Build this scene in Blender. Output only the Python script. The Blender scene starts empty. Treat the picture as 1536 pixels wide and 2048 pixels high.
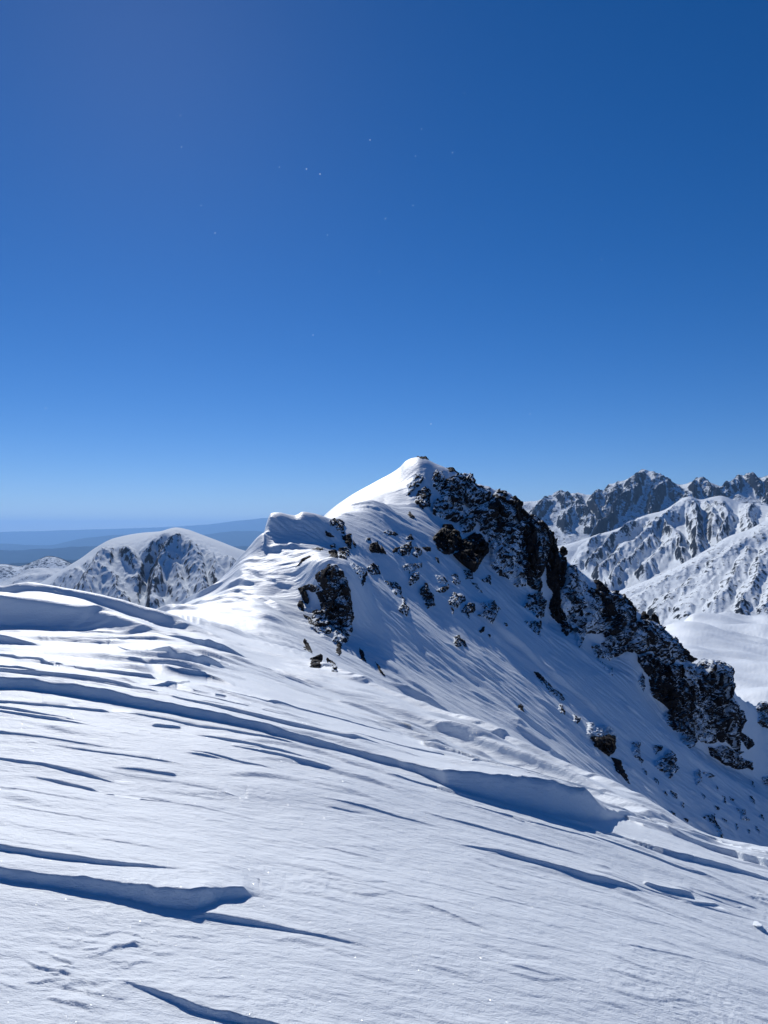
import bpy, math, random
import numpy as np

# ------------------------------------------------------------------ camera, sky, sun, exposure
scene = bpy.context.scene
F = 1538.0                       # focal length in photo pixels (photo 1536 x 2048)
CX, CY = 768.0, 1060.0        # photo column of the view axis, photo row of eye level
cam_d = bpy.data.cameras.new('camera')
cam_d.sensor_fit = 'HORIZONTAL'; cam_d.sensor_width = 36.0; cam_d.lens = 36.0 * F / 1536.0
cam_d.shift_y = 36.0 / 1536.0
cam_d.clip_start = 0.05; cam_d.clip_end = 400000
cam = bpy.data.objects.new('camera', cam_d)
cam.location = (0, 0, 0); cam.rotation_euler = (math.pi / 2, 0, 0)
scene.collection.objects.link(cam); scene.camera = cam

SUN_EL, SUN_AZ = math.radians(33.5), math.radians(-18.0)     # azimuth from +Y, negative = to the left
sun_dir = (math.sin(SUN_AZ) * math.cos(SUN_EL), math.cos(SUN_AZ) * math.cos(SUN_EL), math.sin(SUN_EL))
SUN_STRENGTH, SKY_STRENGTH, EXPOSURE = 3.95, 0.060, 0.0

world = bpy.data.worlds.new('World'); scene.world = world; world.use_nodes = True
wn = world.node_tree.nodes; wl = world.node_tree.links
wn.clear()
wo = wn.new('ShaderNodeOutputWorld'); bg = wn.new('ShaderNodeBackground')
sky = wn.new('ShaderNodeTexSky'); sky.sky_type = 'NISHITA'; sky.sun_disc = False
sky.sun_elevation = SUN_EL; sky.sun_rotation = SUN_AZ
sky.altitude = 3200; sky.air_density = 1.0; sky.dust_density = 0.5; sky.ozone_density = 3.0
hs = wn.new('ShaderNodeHueSaturation'); hs.inputs['Saturation'].default_value = 1.36
wl.new(sky.outputs[0], hs.inputs['Color']); tint = wn.new('ShaderNodeMix'); tint.data_type = 'RGBA'; tint.blend_type = 'MULTIPLY'; tint.inputs['Factor'].default_value = 1.0
tint.inputs['B'].default_value = (0.92, 0.98, 1.22, 1)
wl.new(hs.outputs[0], tint.inputs['A']); wl.new(tint.outputs['Result'], bg.inputs[0])
bg.inputs[1].default_value = SKY_STRENGTH
wl.new(bg.outputs[0], wo.inputs[0])

sl = bpy.data.lights.new('sun', 'SUN'); sl.energy = SUN_STRENGTH; sl.angle = math.radians(0.5); sl.color = (1.0, 0.985, 0.96)
so = bpy.data.objects.new('sun', sl); scene.collection.objects.link(so)
from mathutils import Vector
so.rotation_euler = Vector(sun_dir).to_track_quat('Z', 'Y').to_euler()

vs = scene.view_settings
vs.view_transform = 'Standard'; vs.look = 'None'; vs.exposure = EXPOSURE; vs.gamma = 1.0; vs.use_curve_mapping = False
cy = scene.cycles
cy.max_bounces = 5; cy.diffuse_bounces = 3; cy.glossy_bounces = 2; cy.transmission_bounces = 2; cy.volume_bounces = 1
cy.use_denoising = True
try:
    cy.denoiser = 'OPENIMAGEDENOISE'; cy.denoising_prefilter = 'ACCURATE'
except Exception:
    pass
cy.sample_clamp_indirect = 4

# ------------------------------------------------------------------ helpers
def tag(o, label=None, cat=None, group=None, kind=None):
    if label: o['label'] = label
    if cat: o['category'] = cat
    if group: o['group'] = group
    if kind: o['kind'] = kind
    return o

def link_mesh(name, verts, quads, mat, parent=None, smooth=True, tris=None, attrs=None):
    me = bpy.data.meshes.new(name)
    verts = np.ascontiguousarray(verts, dtype=np.float32).reshape(-1, 3)
    me.vertices.add(len(verts)); me.vertices.foreach_set('co', verts.ravel())
    nq = len(quads); nt = 0 if tris is None else len(tris)
    loops = np.asarray(quads, dtype=np.int32).ravel()
    tot = np.full(nq, 4, dtype=np.int32)
    if nt:
        loops = np.concatenate([loops, np.asarray(tris, dtype=np.int32).ravel()]); tot = np.concatenate([tot, np.full(nt, 3, dtype=np.int32)])
    me.loops.add(len(loops)); me.loops.foreach_set('vertex_index', loops)
    me.polygons.add(nq + nt)
    start = np.concatenate([[0], np.cumsum(tot)[:-1]]).astype(np.int32)
    me.polygons.foreach_set('loop_start', start)
    me.polygons.foreach_set('loop_total', tot)
    if attrs:
        for k, v in attrs.items():
            a = me.attributes.new(k, 'FLOAT', 'POINT'); a.data.foreach_set('value', np.asarray(v, dtype=np.float32).ravel())
    me.update(calc_edges=True); me.validate()
    me.polygons.foreach_set('use_smooth', np.full(len(me.polygons), smooth))
    me.materials.append(mat)
    o = bpy.data.objects.new(name, me); scene.collection.objects.link(o)
    if parent: o.parent = parent
    return o

def grid_quads(R, C, off=0):
    i = np.arange(R - 1)[:, None]; j = np.arange(C - 1)[None, :]
    a = i * C + j + off
    return np.stack([a, a + 1, a + C + 1, a + C], -1).reshape(-1, 4)

def _hash(ix, iy, iz, seed):
    h = (ix.astype(np.int64) * 374761393 + iy.astype(np.int64) * 668265263 + iz.astype(np.int64) * 2147483647 + seed * 1442695041) & 0xFFFFFFFF
    h = ((h ^ (h >> 13)) * 1274126177) & 0xFFFFFFFF
    h = ((h ^ (h >> 16)) * 2246822519) & 0xFFFFFFFF
    return (h ^ (h >> 15)) & 0xFFFFFFFF

def rnd(ix, iy, iz, seed):
    return _hash(ix, iy, iz, seed).astype(np.float32) / np.float32(4294967295.0)

def noise2(x, y, seed=0):
    """gradient noise, about -1..1"""
    x0 = np.floor(x); y0 = np.floor(y); fx = (x - x0).astype(np.float32); fy = (y - y0).astype(np.float32)
    xi = x0.astype(np.int64); yi = y0.astype(np.int64); z = np.zeros_like(xi)
    u = fx * fx * fx * (fx * (fx * 6 - 15) + 10); v = fy * fy * fy * (fy * (fy * 6 - 15) + 10)
    def g(dx, dy):
        a = rnd(xi + dx, yi + dy, z, seed) * 6.2831853
        return np.cos(a) * (fx - dx) + np.sin(a) * (fy - dy)
    n = (g(0, 0) * (1 - u) + g(1, 0) * u) * (1 - v) + (g(0, 1) * (1 - u) + g(1, 1) * u) * v
    return n * 1.5

def noise3(x, y, z, seed=0):
    x0 = np.floor(x); y0 = np.floor(y); z0 = np.floor(z)
    fx = (x - x0).astype(np.float32); fy = (y - y0).astype(np.float32); fz = (z - z0).astype(np.float32)
    xi = x0.astype(np.int64); yi = y0.astype(np.int64); zi = z0.astype(np.int64)
    u = fx * fx * (3 - 2 * fx); v = fy * fy * (3 - 2 * fy); w = fz * fz * (3 - 2 * fz)
    r = 0
    for dx in (0, 1):
        for dy in (0, 1):
            for dz in (0, 1):
                k = (u if dx else 1 - u) * (v if dy else 1 - v) * (w if dz else 1 - w)
                r = r + k * (rnd(xi + dx, yi + dy, zi + dz, seed) * 2 - 1)
    return r

def fbm2(x, y, octv=4, seed=0, gain=0.5, lac=2.03):
    r = 0; a = 1.0; t = 0
    for k in range(octv):
        r = r + a * noise2(x, y, seed + k * 17); t += a
        a *= gain; x = x * lac + 3.7; y = y * lac + 1.3
    return r / t

def ridged2(x, y, octv=5, seed=0, gain=0.5, lac=2.07):
    r = 0; a = 1.0; t = 0; w = 1.0
    for k in range(octv):
        n = np.clip(1 - np.abs(noise2(x, y, seed + k * 31)), 0, 1) ** 1.1
        r = r + a * n * w; t += a
        w = np.clip(n * 1.6, 0.15, 1.0)
        a *= gain; x = x * lac + 5.1; y = y * lac - 2.4
    return r / t

def facet3(P, cell, seed, tilt=1.0):
    """blocky rock relief: nearest random cell carries its own tilted plane"""
    Q = P / cell
    b = np.floor(Q).astype(np.int64)
    best = np.full(len(P), 1e9, np.float32); second = best.copy(); val = np.zeros(len(P), np.float32)
    for dx in (-1, 0, 1):
        for dy in (-1, 0, 1):
            for dz in (-1, 0, 1):
                c = b + np.array([dx, dy, dz])
                jx = rnd(c[:, 0], c[:, 1], c[:, 2], seed); jy = rnd(c[:, 0], c[:, 1], c[:, 2], seed + 1); jz = rnd(c[:, 0], c[:, 1], c[:, 2], seed + 2)
                vx = Q[:, 0] - c[:, 0] - jx; vy = Q[:, 1] - c[:, 1] - jy; vz = Q[:, 2] - c[:, 2] - jz
                d = vx * vx + vy * vy + vz * vz
                gx = rnd(c[:, 0], c[:, 1], c[:, 2], seed + 3) - .5; gz = rnd(c[:, 0], c[:, 1], c[:, 2], seed + 4) - .5
                h = rnd(c[:, 0], c[:, 1], c[:, 2], seed + 5) - .5
                nv = h + tilt * (gx * vx + gz * vz) * 2
                m = d < best
                second = np.where(m, best, np.minimum(second, d))
                val = np.where(m, nv, val); best = np.where(m, d, best)
    crack = np.clip((np.sqrt(second) - np.sqrt(best)) / 0.12, 0, 1)
    return val - 0.25 * (1 - crack)

def pchip_eval(x, y, xq):
    """x (K,), y (K,...) ; xq (N,) -> (N,...)  monotone cubic"""
    x = np.asarray(x, float); y = np.asarray(y, float)
    h = np.diff(x); sh = (-1,) + (1,) * (y.ndim - 1)
    d = np.diff(y, axis=0) / h.reshape(sh)
    m = np.zeros_like(y)
    w1 = (2 * h[1:] + h[:-1]).reshape(sh); w2 = (h[1:] + 2 * h[:-1]).reshape(sh)
    with np.errstate(divide='ignore', invalid='ignore'):
        hm = (w1 + w2) / (w1 / d[:-1] + w2 / d[1:])
    m[1:-1] = np.where(d[:-1] * d[1:] > 0, hm, 0)
    m[0] = d[0]; m[-1] = d[-1]
    i = np.clip(np.searchsorted(x, xq, side='right') - 1, 0, len(h) - 1)
    sq = (-1,) + (1,) * (y.ndim - 1)
    t = ((xq - x[i]) / h[i]).reshape(sq); H = h[i].reshape(sq)
    return ((1 + 2 * t) * (1 - t) ** 2 * y[i] + t * (1 - t) ** 2 * H * m[i] + t * t * (3 - 2 * t) * y[i + 1] + t * t * (t - 1) * H * m[i + 1])

def curve(knots, U):
    """knots: (px, py, depth or None) -> py(U), depth(U); linear run-out past the ends"""
    kx = [k[0] for k in knots]; ky = [k[1] for k in knots]
    dk = [(k[0], k[2]) for k in knots if len(k) > 2 and k[2] is not None]
    u = np.clip(U, kx[0], kx[-1])
    py = pchip_eval(kx, ky, u)
    s0 = (ky[1] - ky[0]) / (kx[1] - kx[0]); s1 = (ky[-1] - ky[-2]) / (kx[-1] - kx[-2])
    py = py + np.where(U < kx[0], (U - kx[0]) * s0 * .4, 0) + np.where(U > kx[-1], (U - kx[-1]) * s1 * .6, 0)
    dx = np.array([a for a, b in dk]); dd = np.array([b for a, b in dk])
    d = pchip_eval(dx, dd, np.clip(U, dx[0], dx[-1])) if len(dx) > 1 else np.full_like(U, dd[0])
    return py, d

def loft(curves, rows, U):
    PYk, Dk = [], []
    for c in curves:
        py, d = c(U) if callable(c) else curve(c, U)
        PYk.append(py); Dk.append(d)
    PYk = np.array(PYk); Dk = np.array(Dk)
    v = [0.0]
    for k, n in enumerate(rows):
        v += list(k + (np.arange(n) + 1) / n)
    v = np.array(v)
    PY = pchip_eval(np.arange(len(curves)), PYk, v)
    D = np.exp(pchip_eval(np.arange(len(curves)), np.log(Dk), v))
    return v, PY, D

def unproject(px, py, d):
    return np.stack([(px - CX) / F * d, d * np.ones_like(px), (CY - py) / F * d], -1)

def sstep(a, b, x):
    t = np.clip((x - a) / (b - a), 0, 1); return t * t * (3 - 2 * t)

# ------------------------------------------------------------------ materials
def nodes_of(name):
    m = bpy.data.materials.new(name); m.use_nodes = True
    nt = m.node_tree; nt.nodes.clear()
    out = nt.nodes.new('ShaderNodeOutputMaterial')
    return m, nt, out

def N(nt, kind, **kw):
    n = nt.nodes.new(kind)
    for k, v in kw.items():
        if k in n.inputs.keys() if hasattr(n.inputs, 'keys') else False: n.inputs[k].default_value = v
        else: setattr(n, k, v)
    return n

def math_node(nt, op, a, b=None, c=None, clamp=False):
    n = nt.nodes.new('ShaderNodeMath'); n.operation = op; n.use_clamp = clamp
    for i, v in enumerate((a, b, c)):
        if v is None: continue
        if isinstance(v, (int, float)): n.inputs[i].default_value = v
        else: nt.links.new(v, n.inputs[i])
    return n.outputs[0]

def tex_noise(nt, vec, scale, detail=4, rough=0.55, dist=0.0):
    n = nt.nodes.new('ShaderNodeTexNoise'); n.inputs['Scale'].default_value = scale
    n.inputs['Detail'].default_value = detail; n.inputs['Roughness'].default_value = rough; n.inputs['Distortion'].default_value = dist
    nt.links.new(vec, n.inputs['Vector']); return n.outputs['Fac']

def mapping(nt, vec, scale, rot=(0, 0, 0)):
    n = nt.nodes.new('ShaderNodeMapping'); n.inputs['Scale'].default_value = scale; n.inputs['Rotation'].default_value = rot
    nt.links.new(vec, n.inputs['Vector']); return n.outputs[0]

SNOW = (0.825, 0.875, 0.910, 1)

def snow_material(name, layers, rough=0.55, glint=False, col=SNOW):
    """layers: (scale xyz, noise scale, distance) bump layers"""
    m, nt, out = nodes_of(name)
    tc = nt.nodes.new('ShaderNodeTexCoord').outputs['Object']
    p = nt.nodes.new('ShaderNodeBsdfPrincipled')
    p.inputs['Base Color'].default_value = col; p.inputs['Roughness'].default_value = rough
    p.inputs['Specular IOR Level'].default_value = 0.25
    prev = None
    for sc, ns, dist in layers:
        f = tex_noise(nt, mapping(nt, tc, sc), ns, 5, 0.6)
        b = nt.nodes.new('ShaderNodeBump'); b.inputs['Strength'].default_value = 1.0; b.inputs['Distance'].default_value = dist
        nt.links.new(f, b.inputs['Height'])
        if prev: nt.links.new(prev, b.inputs['Normal'])
        prev = b.outputs[0]
    if prev: nt.links.new(prev, p.inputs['Normal'])
    # faint tonal change of the crust
    f = tex_noise(nt, mapping(nt, tc, (0.25, 1.0, 1.0)), 0.9, 4)
    mx = nt.nodes.new('ShaderNodeMix'); mx.data_type = 'RGBA'
    nt.links.new(f, mx.inputs['Factor'])
    mx.inputs['A'].default_value = (col[0] * .93, col[1] * .94, col[2] * .96, 1); mx.inputs['B'].default_value = (min(1, col[0] * 1.06), min(1, col[1] * 1.05), min(1, col[2] * 1.04), 1)
    nt.links.new(mx.outputs['Result'], p.inputs['Base Color'])
    sh = p.outputs[0]
    if glint:
        # ice crystals: each small cell has a mirror facet with its own tilt
        vo = nt.nodes.new('ShaderNodeTexVoronoi'); vo.inputs['Scale'].default_value = 240
        nt.links.new(tc, vo.inputs['Vector'])
        sub = nt.nodes.new('ShaderNodeVectorMath'); sub.operation = 'SUBTRACT'; sub.inputs[1].default_value = (.5, .5, .5)
        nt.links.new(vo.outputs['Color'], sub.inputs[0])
        scl = nt.nodes.new('ShaderNodeVectorMath'); scl.operation = 'SCALE'; scl.inputs['Scale'].default_value = 1.5
        nt.links.new(sub.outputs[0], scl.inputs[0])
        geo = nt.nodes.new('ShaderNodeNewGeometry')
        add = nt.nodes.new('ShaderNodeVectorMath'); add.operation = 'ADD'
        nt.links.new(geo.outputs['Normal'], add.inputs[0]); nt.links.new(scl.outputs[0], add.inputs[1])
        nrm = nt.nodes.new('ShaderNodeVectorMath'); nrm.operation = 'NORMALIZE'; nt.links.new(add.outputs[0], nrm.inputs[0])
        gl = nt.nodes.new('ShaderNodeBsdfGlossy'); gl.inputs['Roughness'].default_value = 0.16; gl.inputs['Color'].default_value = (1, 1, 1, 1)
        nt.links.new(nrm.outputs[0], gl.inputs['Normal'])
        sel = math_node(nt, 'LESS_THAN', vo.outputs['Distance'], 0.22)
        ms = nt.nodes.new('ShaderNodeMixShader')
        nt.links.new(math_node(nt, 'MULTIPLY', sel, 0.045), ms.inputs[0]); nt.links.new(sh, ms.inputs[1]); nt.links.new(gl.outputs[0], ms.inputs[2])
        sh = ms.outputs[0]
    nt.links.new(sh, out.inputs[0])
    return m

def rock_material(name, cover, scale, rock=(0.014, 0.013, 0.014), rock2=(0.047, 0.041, 0.039), stretch=(1, 1, 0.36), bump=0.05, up=1.0, contrast=0.022, rimescale=None):
    """dark rock with snow lying on up-facing facets and frozen on in patches; cover 0..1"""
    m, nt, out = nodes_of(name)
    tc = nt.nodes.new('ShaderNodeTexCoord').outputs['Object']
    geo = nt.nodes.new('ShaderNodeNewGeometry')
    sep = nt.nodes.new('ShaderNodeSeparateXYZ'); nt.links.new(geo.outputs['Normal'], sep.inputs[0])
    n1 = tex_noise(nt, mapping(nt, tc, stretch), 0.8 * scale, 6, 0.52, 0.5)
    n2 = tex_noise(nt, mapping(nt, tc, stretch), 4.0 * scale, 6, 0.7, 0.6)
    at = nt.nodes.new('ShaderNodeAttribute'); at.attribute_name = 'recess'
    s = math_node(nt, 'ADD', math_node(nt, 'MULTIPLY', sep.outputs['Z'], 0.30 * up), math_node(nt, 'ADD', math_node(nt, 'MULTIPLY', n1, 0.72), math_node(nt, 'MULTIPLY', n2, 0.14)))
    n0 = tex_noise(nt, mapping(nt, tc, (1, 1, .4)), 0.28 * scale, 3, 0.5, 0.6)
    s = math_node(nt, 'ADD', s, math_node(nt, 'MULTIPLY', math_node(nt, 'SUBTRACT', n0, 0.5), 1.0))
    s = math_node(nt, 'ADD', s, math_node(nt, 'MULTIPLY', at.outputs['Fac'], 0.13))
    thr = 0.86 - cover * 0.62
    mask = math_node(nt, 'DIVIDE', math_node(nt, 'SUBTRACT', s, thr - contrast), 2 * contrast, clamp=True)
    rc = nt.nodes.new('ShaderNodeMix'); rc.data_type = 'RGBA'
    rc.inputs['A'].default_value = (*rock, 1); rc.inputs['B'].default_value = (*rock2, 1)
    nt.links.new(tex_noise(nt, tc, 2.2 * scale, 6, 0.65), rc.inputs['Factor'])
    cm = nt.nodes.new('ShaderNodeMix'); cm.data_type = 'RGBA'
    nt.links.new(mask, cm.inputs['Factor']); nt.links.new(rc.outputs['Result'], cm.inputs['A']); cm.inputs['B'].default_value = SNOW
    p = nt.nodes.new('ShaderNodeBsdfPrincipled'); nt.links.new(cm.outputs['Result'], p.inputs['Base Color'])
    p.inputs['Roughness'].default_value = 0.8; p.inputs['Specular IOR Level'].default_value = 0.06
    b = nt.nodes.new('ShaderNodeBump'); b.inputs['Strength'].default_value = 0.8; b.inputs['Distance'].default_value = bump
    hgt = math_node(nt, 'ADD', math_node(nt, 'MULTIPLY', mask, 0.6), math_node(nt, 'MULTIPLY', tex_noise(nt, tc, 6 * scale, 8, 0.7), 1.0))
    nt.links.new(hgt, b.inputs['Height']); nt.links.new(b.outputs[0], p.inputs['Normal'])
    nt.links.new(p.outputs[0], out.inputs[0])
    return m

M_FORE = snow_material('wind_packed_snow', [((0.25, 1.0, 1.0), 7.0, 0.014), ((0.5, 1.0, 1.0), 38.0, 0.008), ((1, 1, 1), 170.0, 0.0034)], glint=True)
M_RIDGE = snow_material('ridge_snow', [((0.25, 1.0, 0.5), 2.6, 0.06), ((0.3, 1.0, 0.7), 11.0, 0.03)])
M_ROCK = rock_material('dark_rock', 0.44, 0.85)
M_ROCK_BARE = rock_material('bare_dark_rock', 0.06, 0.8)
M_ROCK_MIX = rock_material('snow_plastered_rock', 0.64, 0.75)
M_ROCK_RIME = rock_material('rime_covered_rock', 0.80, 1.0)
M_CAP = snow_material('drifted_snow_cap', [((1, 1, 1), 5.0, 0.02)])

# ------------------------------------------------------------------ near terrain: one surface lofted through crest and foot lines
Ufine = np.arange(-40, 1577, 2.0)
Ul = -40 - np.geomspace(6, 1500, 26)[::-1]; Ur = 1577 + np.geomspace(6, 1500, 26)
U = np.concatenate([Ul, Ufine, Ur])

def fore(d):
    def f(u):
        X = (u - CX) / F * d
        Xc = np.clip(X, -14, 9)
        z = -1.55 - 0.0466 * d - 0.16 * X - np.where(X > 0, 0.053 * Xc * Xc, 0.008 * Xc * Xc)
        return CY - z / d * F, np.full_like(u, d)
    return f

CURVES = [
    fore(0.8), fore(1.6), fore(2.4), fore(3.7),
    [(-200, 1335, 7.2), (0, 1348, 7.1), (380, 1402, 6.8), (760, 1502, 6.5), (1200, 1632, 6.7), (1440, 1726, 6.4), (1536, 1764, 6.3)],
    # front drift foot, front drift crest, rear drift foot, rear crest = skyline of the near slope
    [(-200, 1240, 15.5), (0, 1250, 15), (120, 1255, 14.8), (182, 1261, None), (321, 1274, 14), (450, 1312, 13.5), (600, 1368, 13), (760, 1420, 12.6), (900, 1479, 11.9), (1000, 1521, 11.2), (1100, 1560, 10.6), (1200, 1604, 9.8), (1290, 1640, 9.1), (1331, 1655, 8.8), (1440, 1702, 8.0), (1536, 1728, 7.6)],
    [(-200, 1180, 15.9), (0, 1190, 15.4), (182, 1217, 15.2), (270, 1242, None), (324, 1264, 14.4), (450, 1309, 14.0), (600, 1362, 13.35), (760, 1404, 12.95), (900, 1449, 12.25), (1000, 1484, 11.55), (1165, 1555, 10.45), (1260, 1607, 9.65), (1331, 1648, 9.1), (1440, 1694, 8.5), (1536, 1717, 8.1)],
    [(-200, 1182, 19), (0, 1190, 18.5), (55, 1185, 18.5), (164, 1200, 18.5), (226, 1220, 18.5), (328, 1257, 18.3), (441, 1284, 18), (600, 1332, 17), (690, 1354, 16), (850, 1420, 14.3), (1000, 1479, 12.8), (1150, 1546, 11.6), (1290, 1606, 10.4), (1440, 1687, 9.4), (1536, 1709, 8.7)],
    [(-200, 1156, 19.6), (0, 1172, 19), (42, 1166, 19), (146, 1178, 19), (299, 1216, 19), (445, 1274, 19), (600, 1318, 18.0), (690, 1344, 16.6), (850, 1405, 14.8), (1000, 1463, 13.2), (1150, 1531, 12.0), (1290, 1596, 10.8), (1380, 1652, 10.2), (1440, 1680, 9.9), (1536, 1698, 9.3), (1700, 1725, 9)],
    # ---- the ridge beyond
    [(-200, 1290, 30), (0, 1260, 30), (200, 1270, 30), (340, 1240, 29), (450, 1262, 27), (600, 1305, 26), (700, 1352, 25), (850, 1432, 25), (1000, 1505, 26), (1150, 1590, 28), (1300, 1670, 32), (1440, 1740, 37), (1536, 1790, 40), (1700, 1860, 44)],
    [(-200, 1340, 45), (0, 1290, 45), (200, 1270, 42), (300, 1240, 40), (340, 1227, 38), (430, 1223, 36), (500, 1224, 35), (600, 1268, 33), (680, 1312, 32), (750, 1345, 32), (850, 1400, 32), (1000, 1475, 33), (1150, 1555, 36), (1300, 1632, 42), (1440, 1700, 46), (1536, 1745, 48), (1700, 1830, 52)],
    [(-200, 1420, 52), (0, 1350, 50), (200, 1300, 46), (340, 1228, 42), (430, 1200, 40), (500, 1190, 39), (600, 1215, 38), (690, 1275, 36), (750, 1300, 36), (850, 1350, 37), (1000, 1430, 38), (1150, 1512, 41), (1300, 1592, 46), (1440, 1655, 50), (1536, 1695, 53), (1700, 1780, 57)],
    [(-200, 1480, 58), (0, 1400, 55), (200, 1330, 50), (340, 1229, 45), (430, 1172, 44), (500, 1130, 43), (590, 1130, 42), (640, 1118, 40.5), (690, 1130, 40), (750, 1200, 41), (850, 1262, 43), (1000, 1355, 45), (1150, 1442, 48), (1300, 1532, 52), (1440, 1605, 56), (1536, 1650, 60), (1700, 1740, 64)],
    [(-200, 1520, 60), (0, 1450, 58), (200, 1360, 52), (340, 1232, 48), (430, 1168, 47), (500, 1094, 46), (530, 1068, 46), (600, 1085, 46), (650, 1098, 46), (700, 1120, 45), (750, 1150, 46), (850, 1212, 48), (1000, 1312, 50), (1150, 1400, 53), (1300, 1490, 57), (1440, 1576, 61), (1536, 1626, 64), (1700, 1710, 68)],
    [(-200, 1560, 65), (0, 1480, 62), (200, 1390, 57), (340, 1240, 52), (430, 1182, 51), (500, 1108, 50), (526, 1074, 48.6), (534, 1044, 48.2), (542, 1028, 48), (556, 1026, 48.2), (590, 1031, 48.8), (606, 1024, 49), (622, 1026, 49.3), (650, 1034, 50), (690, 1058, 51), (750, 1085, 52), (850, 1142, 54), (1000, 1242, 56), (1150, 1350, 58), (1300, 1450, 61), (1440, 1546, 65), (1536, 1602, 68), (1700, 1690, 72)],
    [(-200, 1620, 75), (0, 1560, 72), (200, 1470, 67), (340, 1340, 62), (500, 1210, 60), (560, 1100, 60), (620, 1062, 60), (660, 1040, 61), (700, 1014, 62), (740, 1004, 63), (800, 1028, 64), (860, 1058, 64), (950, 1132, 64), (1060, 1238, 64), (1150, 1302, 65), (1250, 1372, 66), (1340, 1462, 67), (1440, 1542, 69), (1536, 1590, 72), (1700, 1680, 76)],
    [(-200, 1700, 88), (0, 1620, 85), (340, 1400, 76), (500, 1250, 73), (600, 1100, 71), (650, 1046, 70), (700, 1022, 70), (740, 1012, 70), (800, 1012, 70.5), (840, 1008, 72), (880, 1030, 73), (920, 1052, 73), (960, 1122, 70), (1000, 1150, 70), (1060, 1195, 70), (1100, 1245, 70), (1150, 1262, 71), (1200, 1312, 71), (1270, 1352, 71), (1300, 1400, 71), (1380, 1490, 72), (1450, 1532, 73), (1536, 1572, 76), (1700, 1660, 80)],
    [(-200, 1700, 96), (0, 1640, 93), (340, 1410, 84), (500, 1255, 80), (600, 1098, 78), (650, 1036, 77), (700, 1005, 77), (740, 990, 77), (800, 972, 77), (840, 958, 76.5), (900, 980, 76), (960, 1040, 74), (1000, 1070, 73.5), (1060, 1112, 73), (1100, 1165, 73), (1150, 1200, 73.5), (1200, 1242, 73.5), (1270, 1292, 73.5), (1320, 1335, 73.5), (1380, 1385, 73.5), (1450, 1425, 74), (1500, 1480, 77), (1536, 1505, 80), (1700, 1600, 84)],
    [(-200, 1720, 104), (0, 1650, 100), (340, 1420, 92), (500, 1260, 89), (600, 1094, 87), (648, 1032, 86), (700, 992, 85), (750, 964, 85), (798, 936, 84), (812, 922, None), (826, 916, None), (840, 914, 82), (868, 925, 81), (910, 945, 80), (950, 967, 79), (1000, 983, 79), (1020, 990, None), (1035, 1008, 78), (1070, 1038, 77.5), (1093, 1062, None), (1106, 1092, 77.5), (1150, 1130, 77.5), (1180, 1156, 77), (1220, 1186, None), (1270, 1221, 76.5), (1300, 1242, None), (1340, 1274, 76), (1370, 1318, None), (1400, 1332, 76), (1420, 1320, None), (1450, 1332, 76), (1462, 1362, None), (1474, 1392, 77), (1500, 1408, 82), (1536, 1446, 86), (1700, 1560, 92)],
    [(-200, 2100, 130), (0, 2000, 125), (340, 1700, 120), (600, 1400, 112), (840, 1240, 105), (1000, 1300, 102), (1300, 1560, 98), (1536, 1760, 110), (1700, 1900, 116)],
]
ROWS = [8, 40, 190, 210, 170, 34, 34, 18, 26, 45, 36, 62, 46, 40, 60, 50, 84, 56, 12]
V, PY, D = loft(CURVES, ROWS, U)
R, C = PY.shape
UU = np.broadcast_to(U, PY.shape)
K_E = 8                                    # index of the near-slope skyline curve
ROW_E = int(np.argmin(np.abs(V - (K_E + 0.5))))

runmin = np.minimum.accumulate(PY, axis=0)

def depth_at(px, py, Dm=None, rm=None, lo=0):
    """first visible surface depth at a photo point, on the lofted surface"""
    Dm = D if Dm is None else Dm; rm = runmin if rm is None else rm
    px = np.atleast_1d(px).astype(float); py = np.atleast_1d(py).astype(float)
    jf = np.interp(px, U, np.arange(C)); j0 = np.clip(np.floor(jf).astype(int), 0, C - 2); t = jf - j0
    def col(j):
        out = np.empty(len(px))
        for jj in np.unique(j):
            s = j == jj
            r = -rm[:, jj]
            i = np.clip(np.searchsorted(r, -py[s]), 1, R - 1)
            m_end = int(np.argmax(r >= r[-1] - 1e-6))
            i = np.minimum(i, m_end)
            a, b = rm[i - 1, jj], rm[i, jj]
            w = np.clip((a - py[s]) / np.maximum(a - b, 1e-6), 0, 1)
            out[s] = Dm[i - 1, jj] * (1 - w) + Dm[i, jj] * w
        return out
    a = col(j0); b = col(j0 + 1)
    near = np.minimum(a, b)
    return np.where(np.abs(a - b) > 0.12 * near, np.where(t < .5, a, b), a * (1 - t) + b * t)

P = unproject(UU, PY, D)                   # (R, C, 3)
X, Y, Z = P[..., 0], P[..., 1], P[..., 2].copy()

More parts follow.
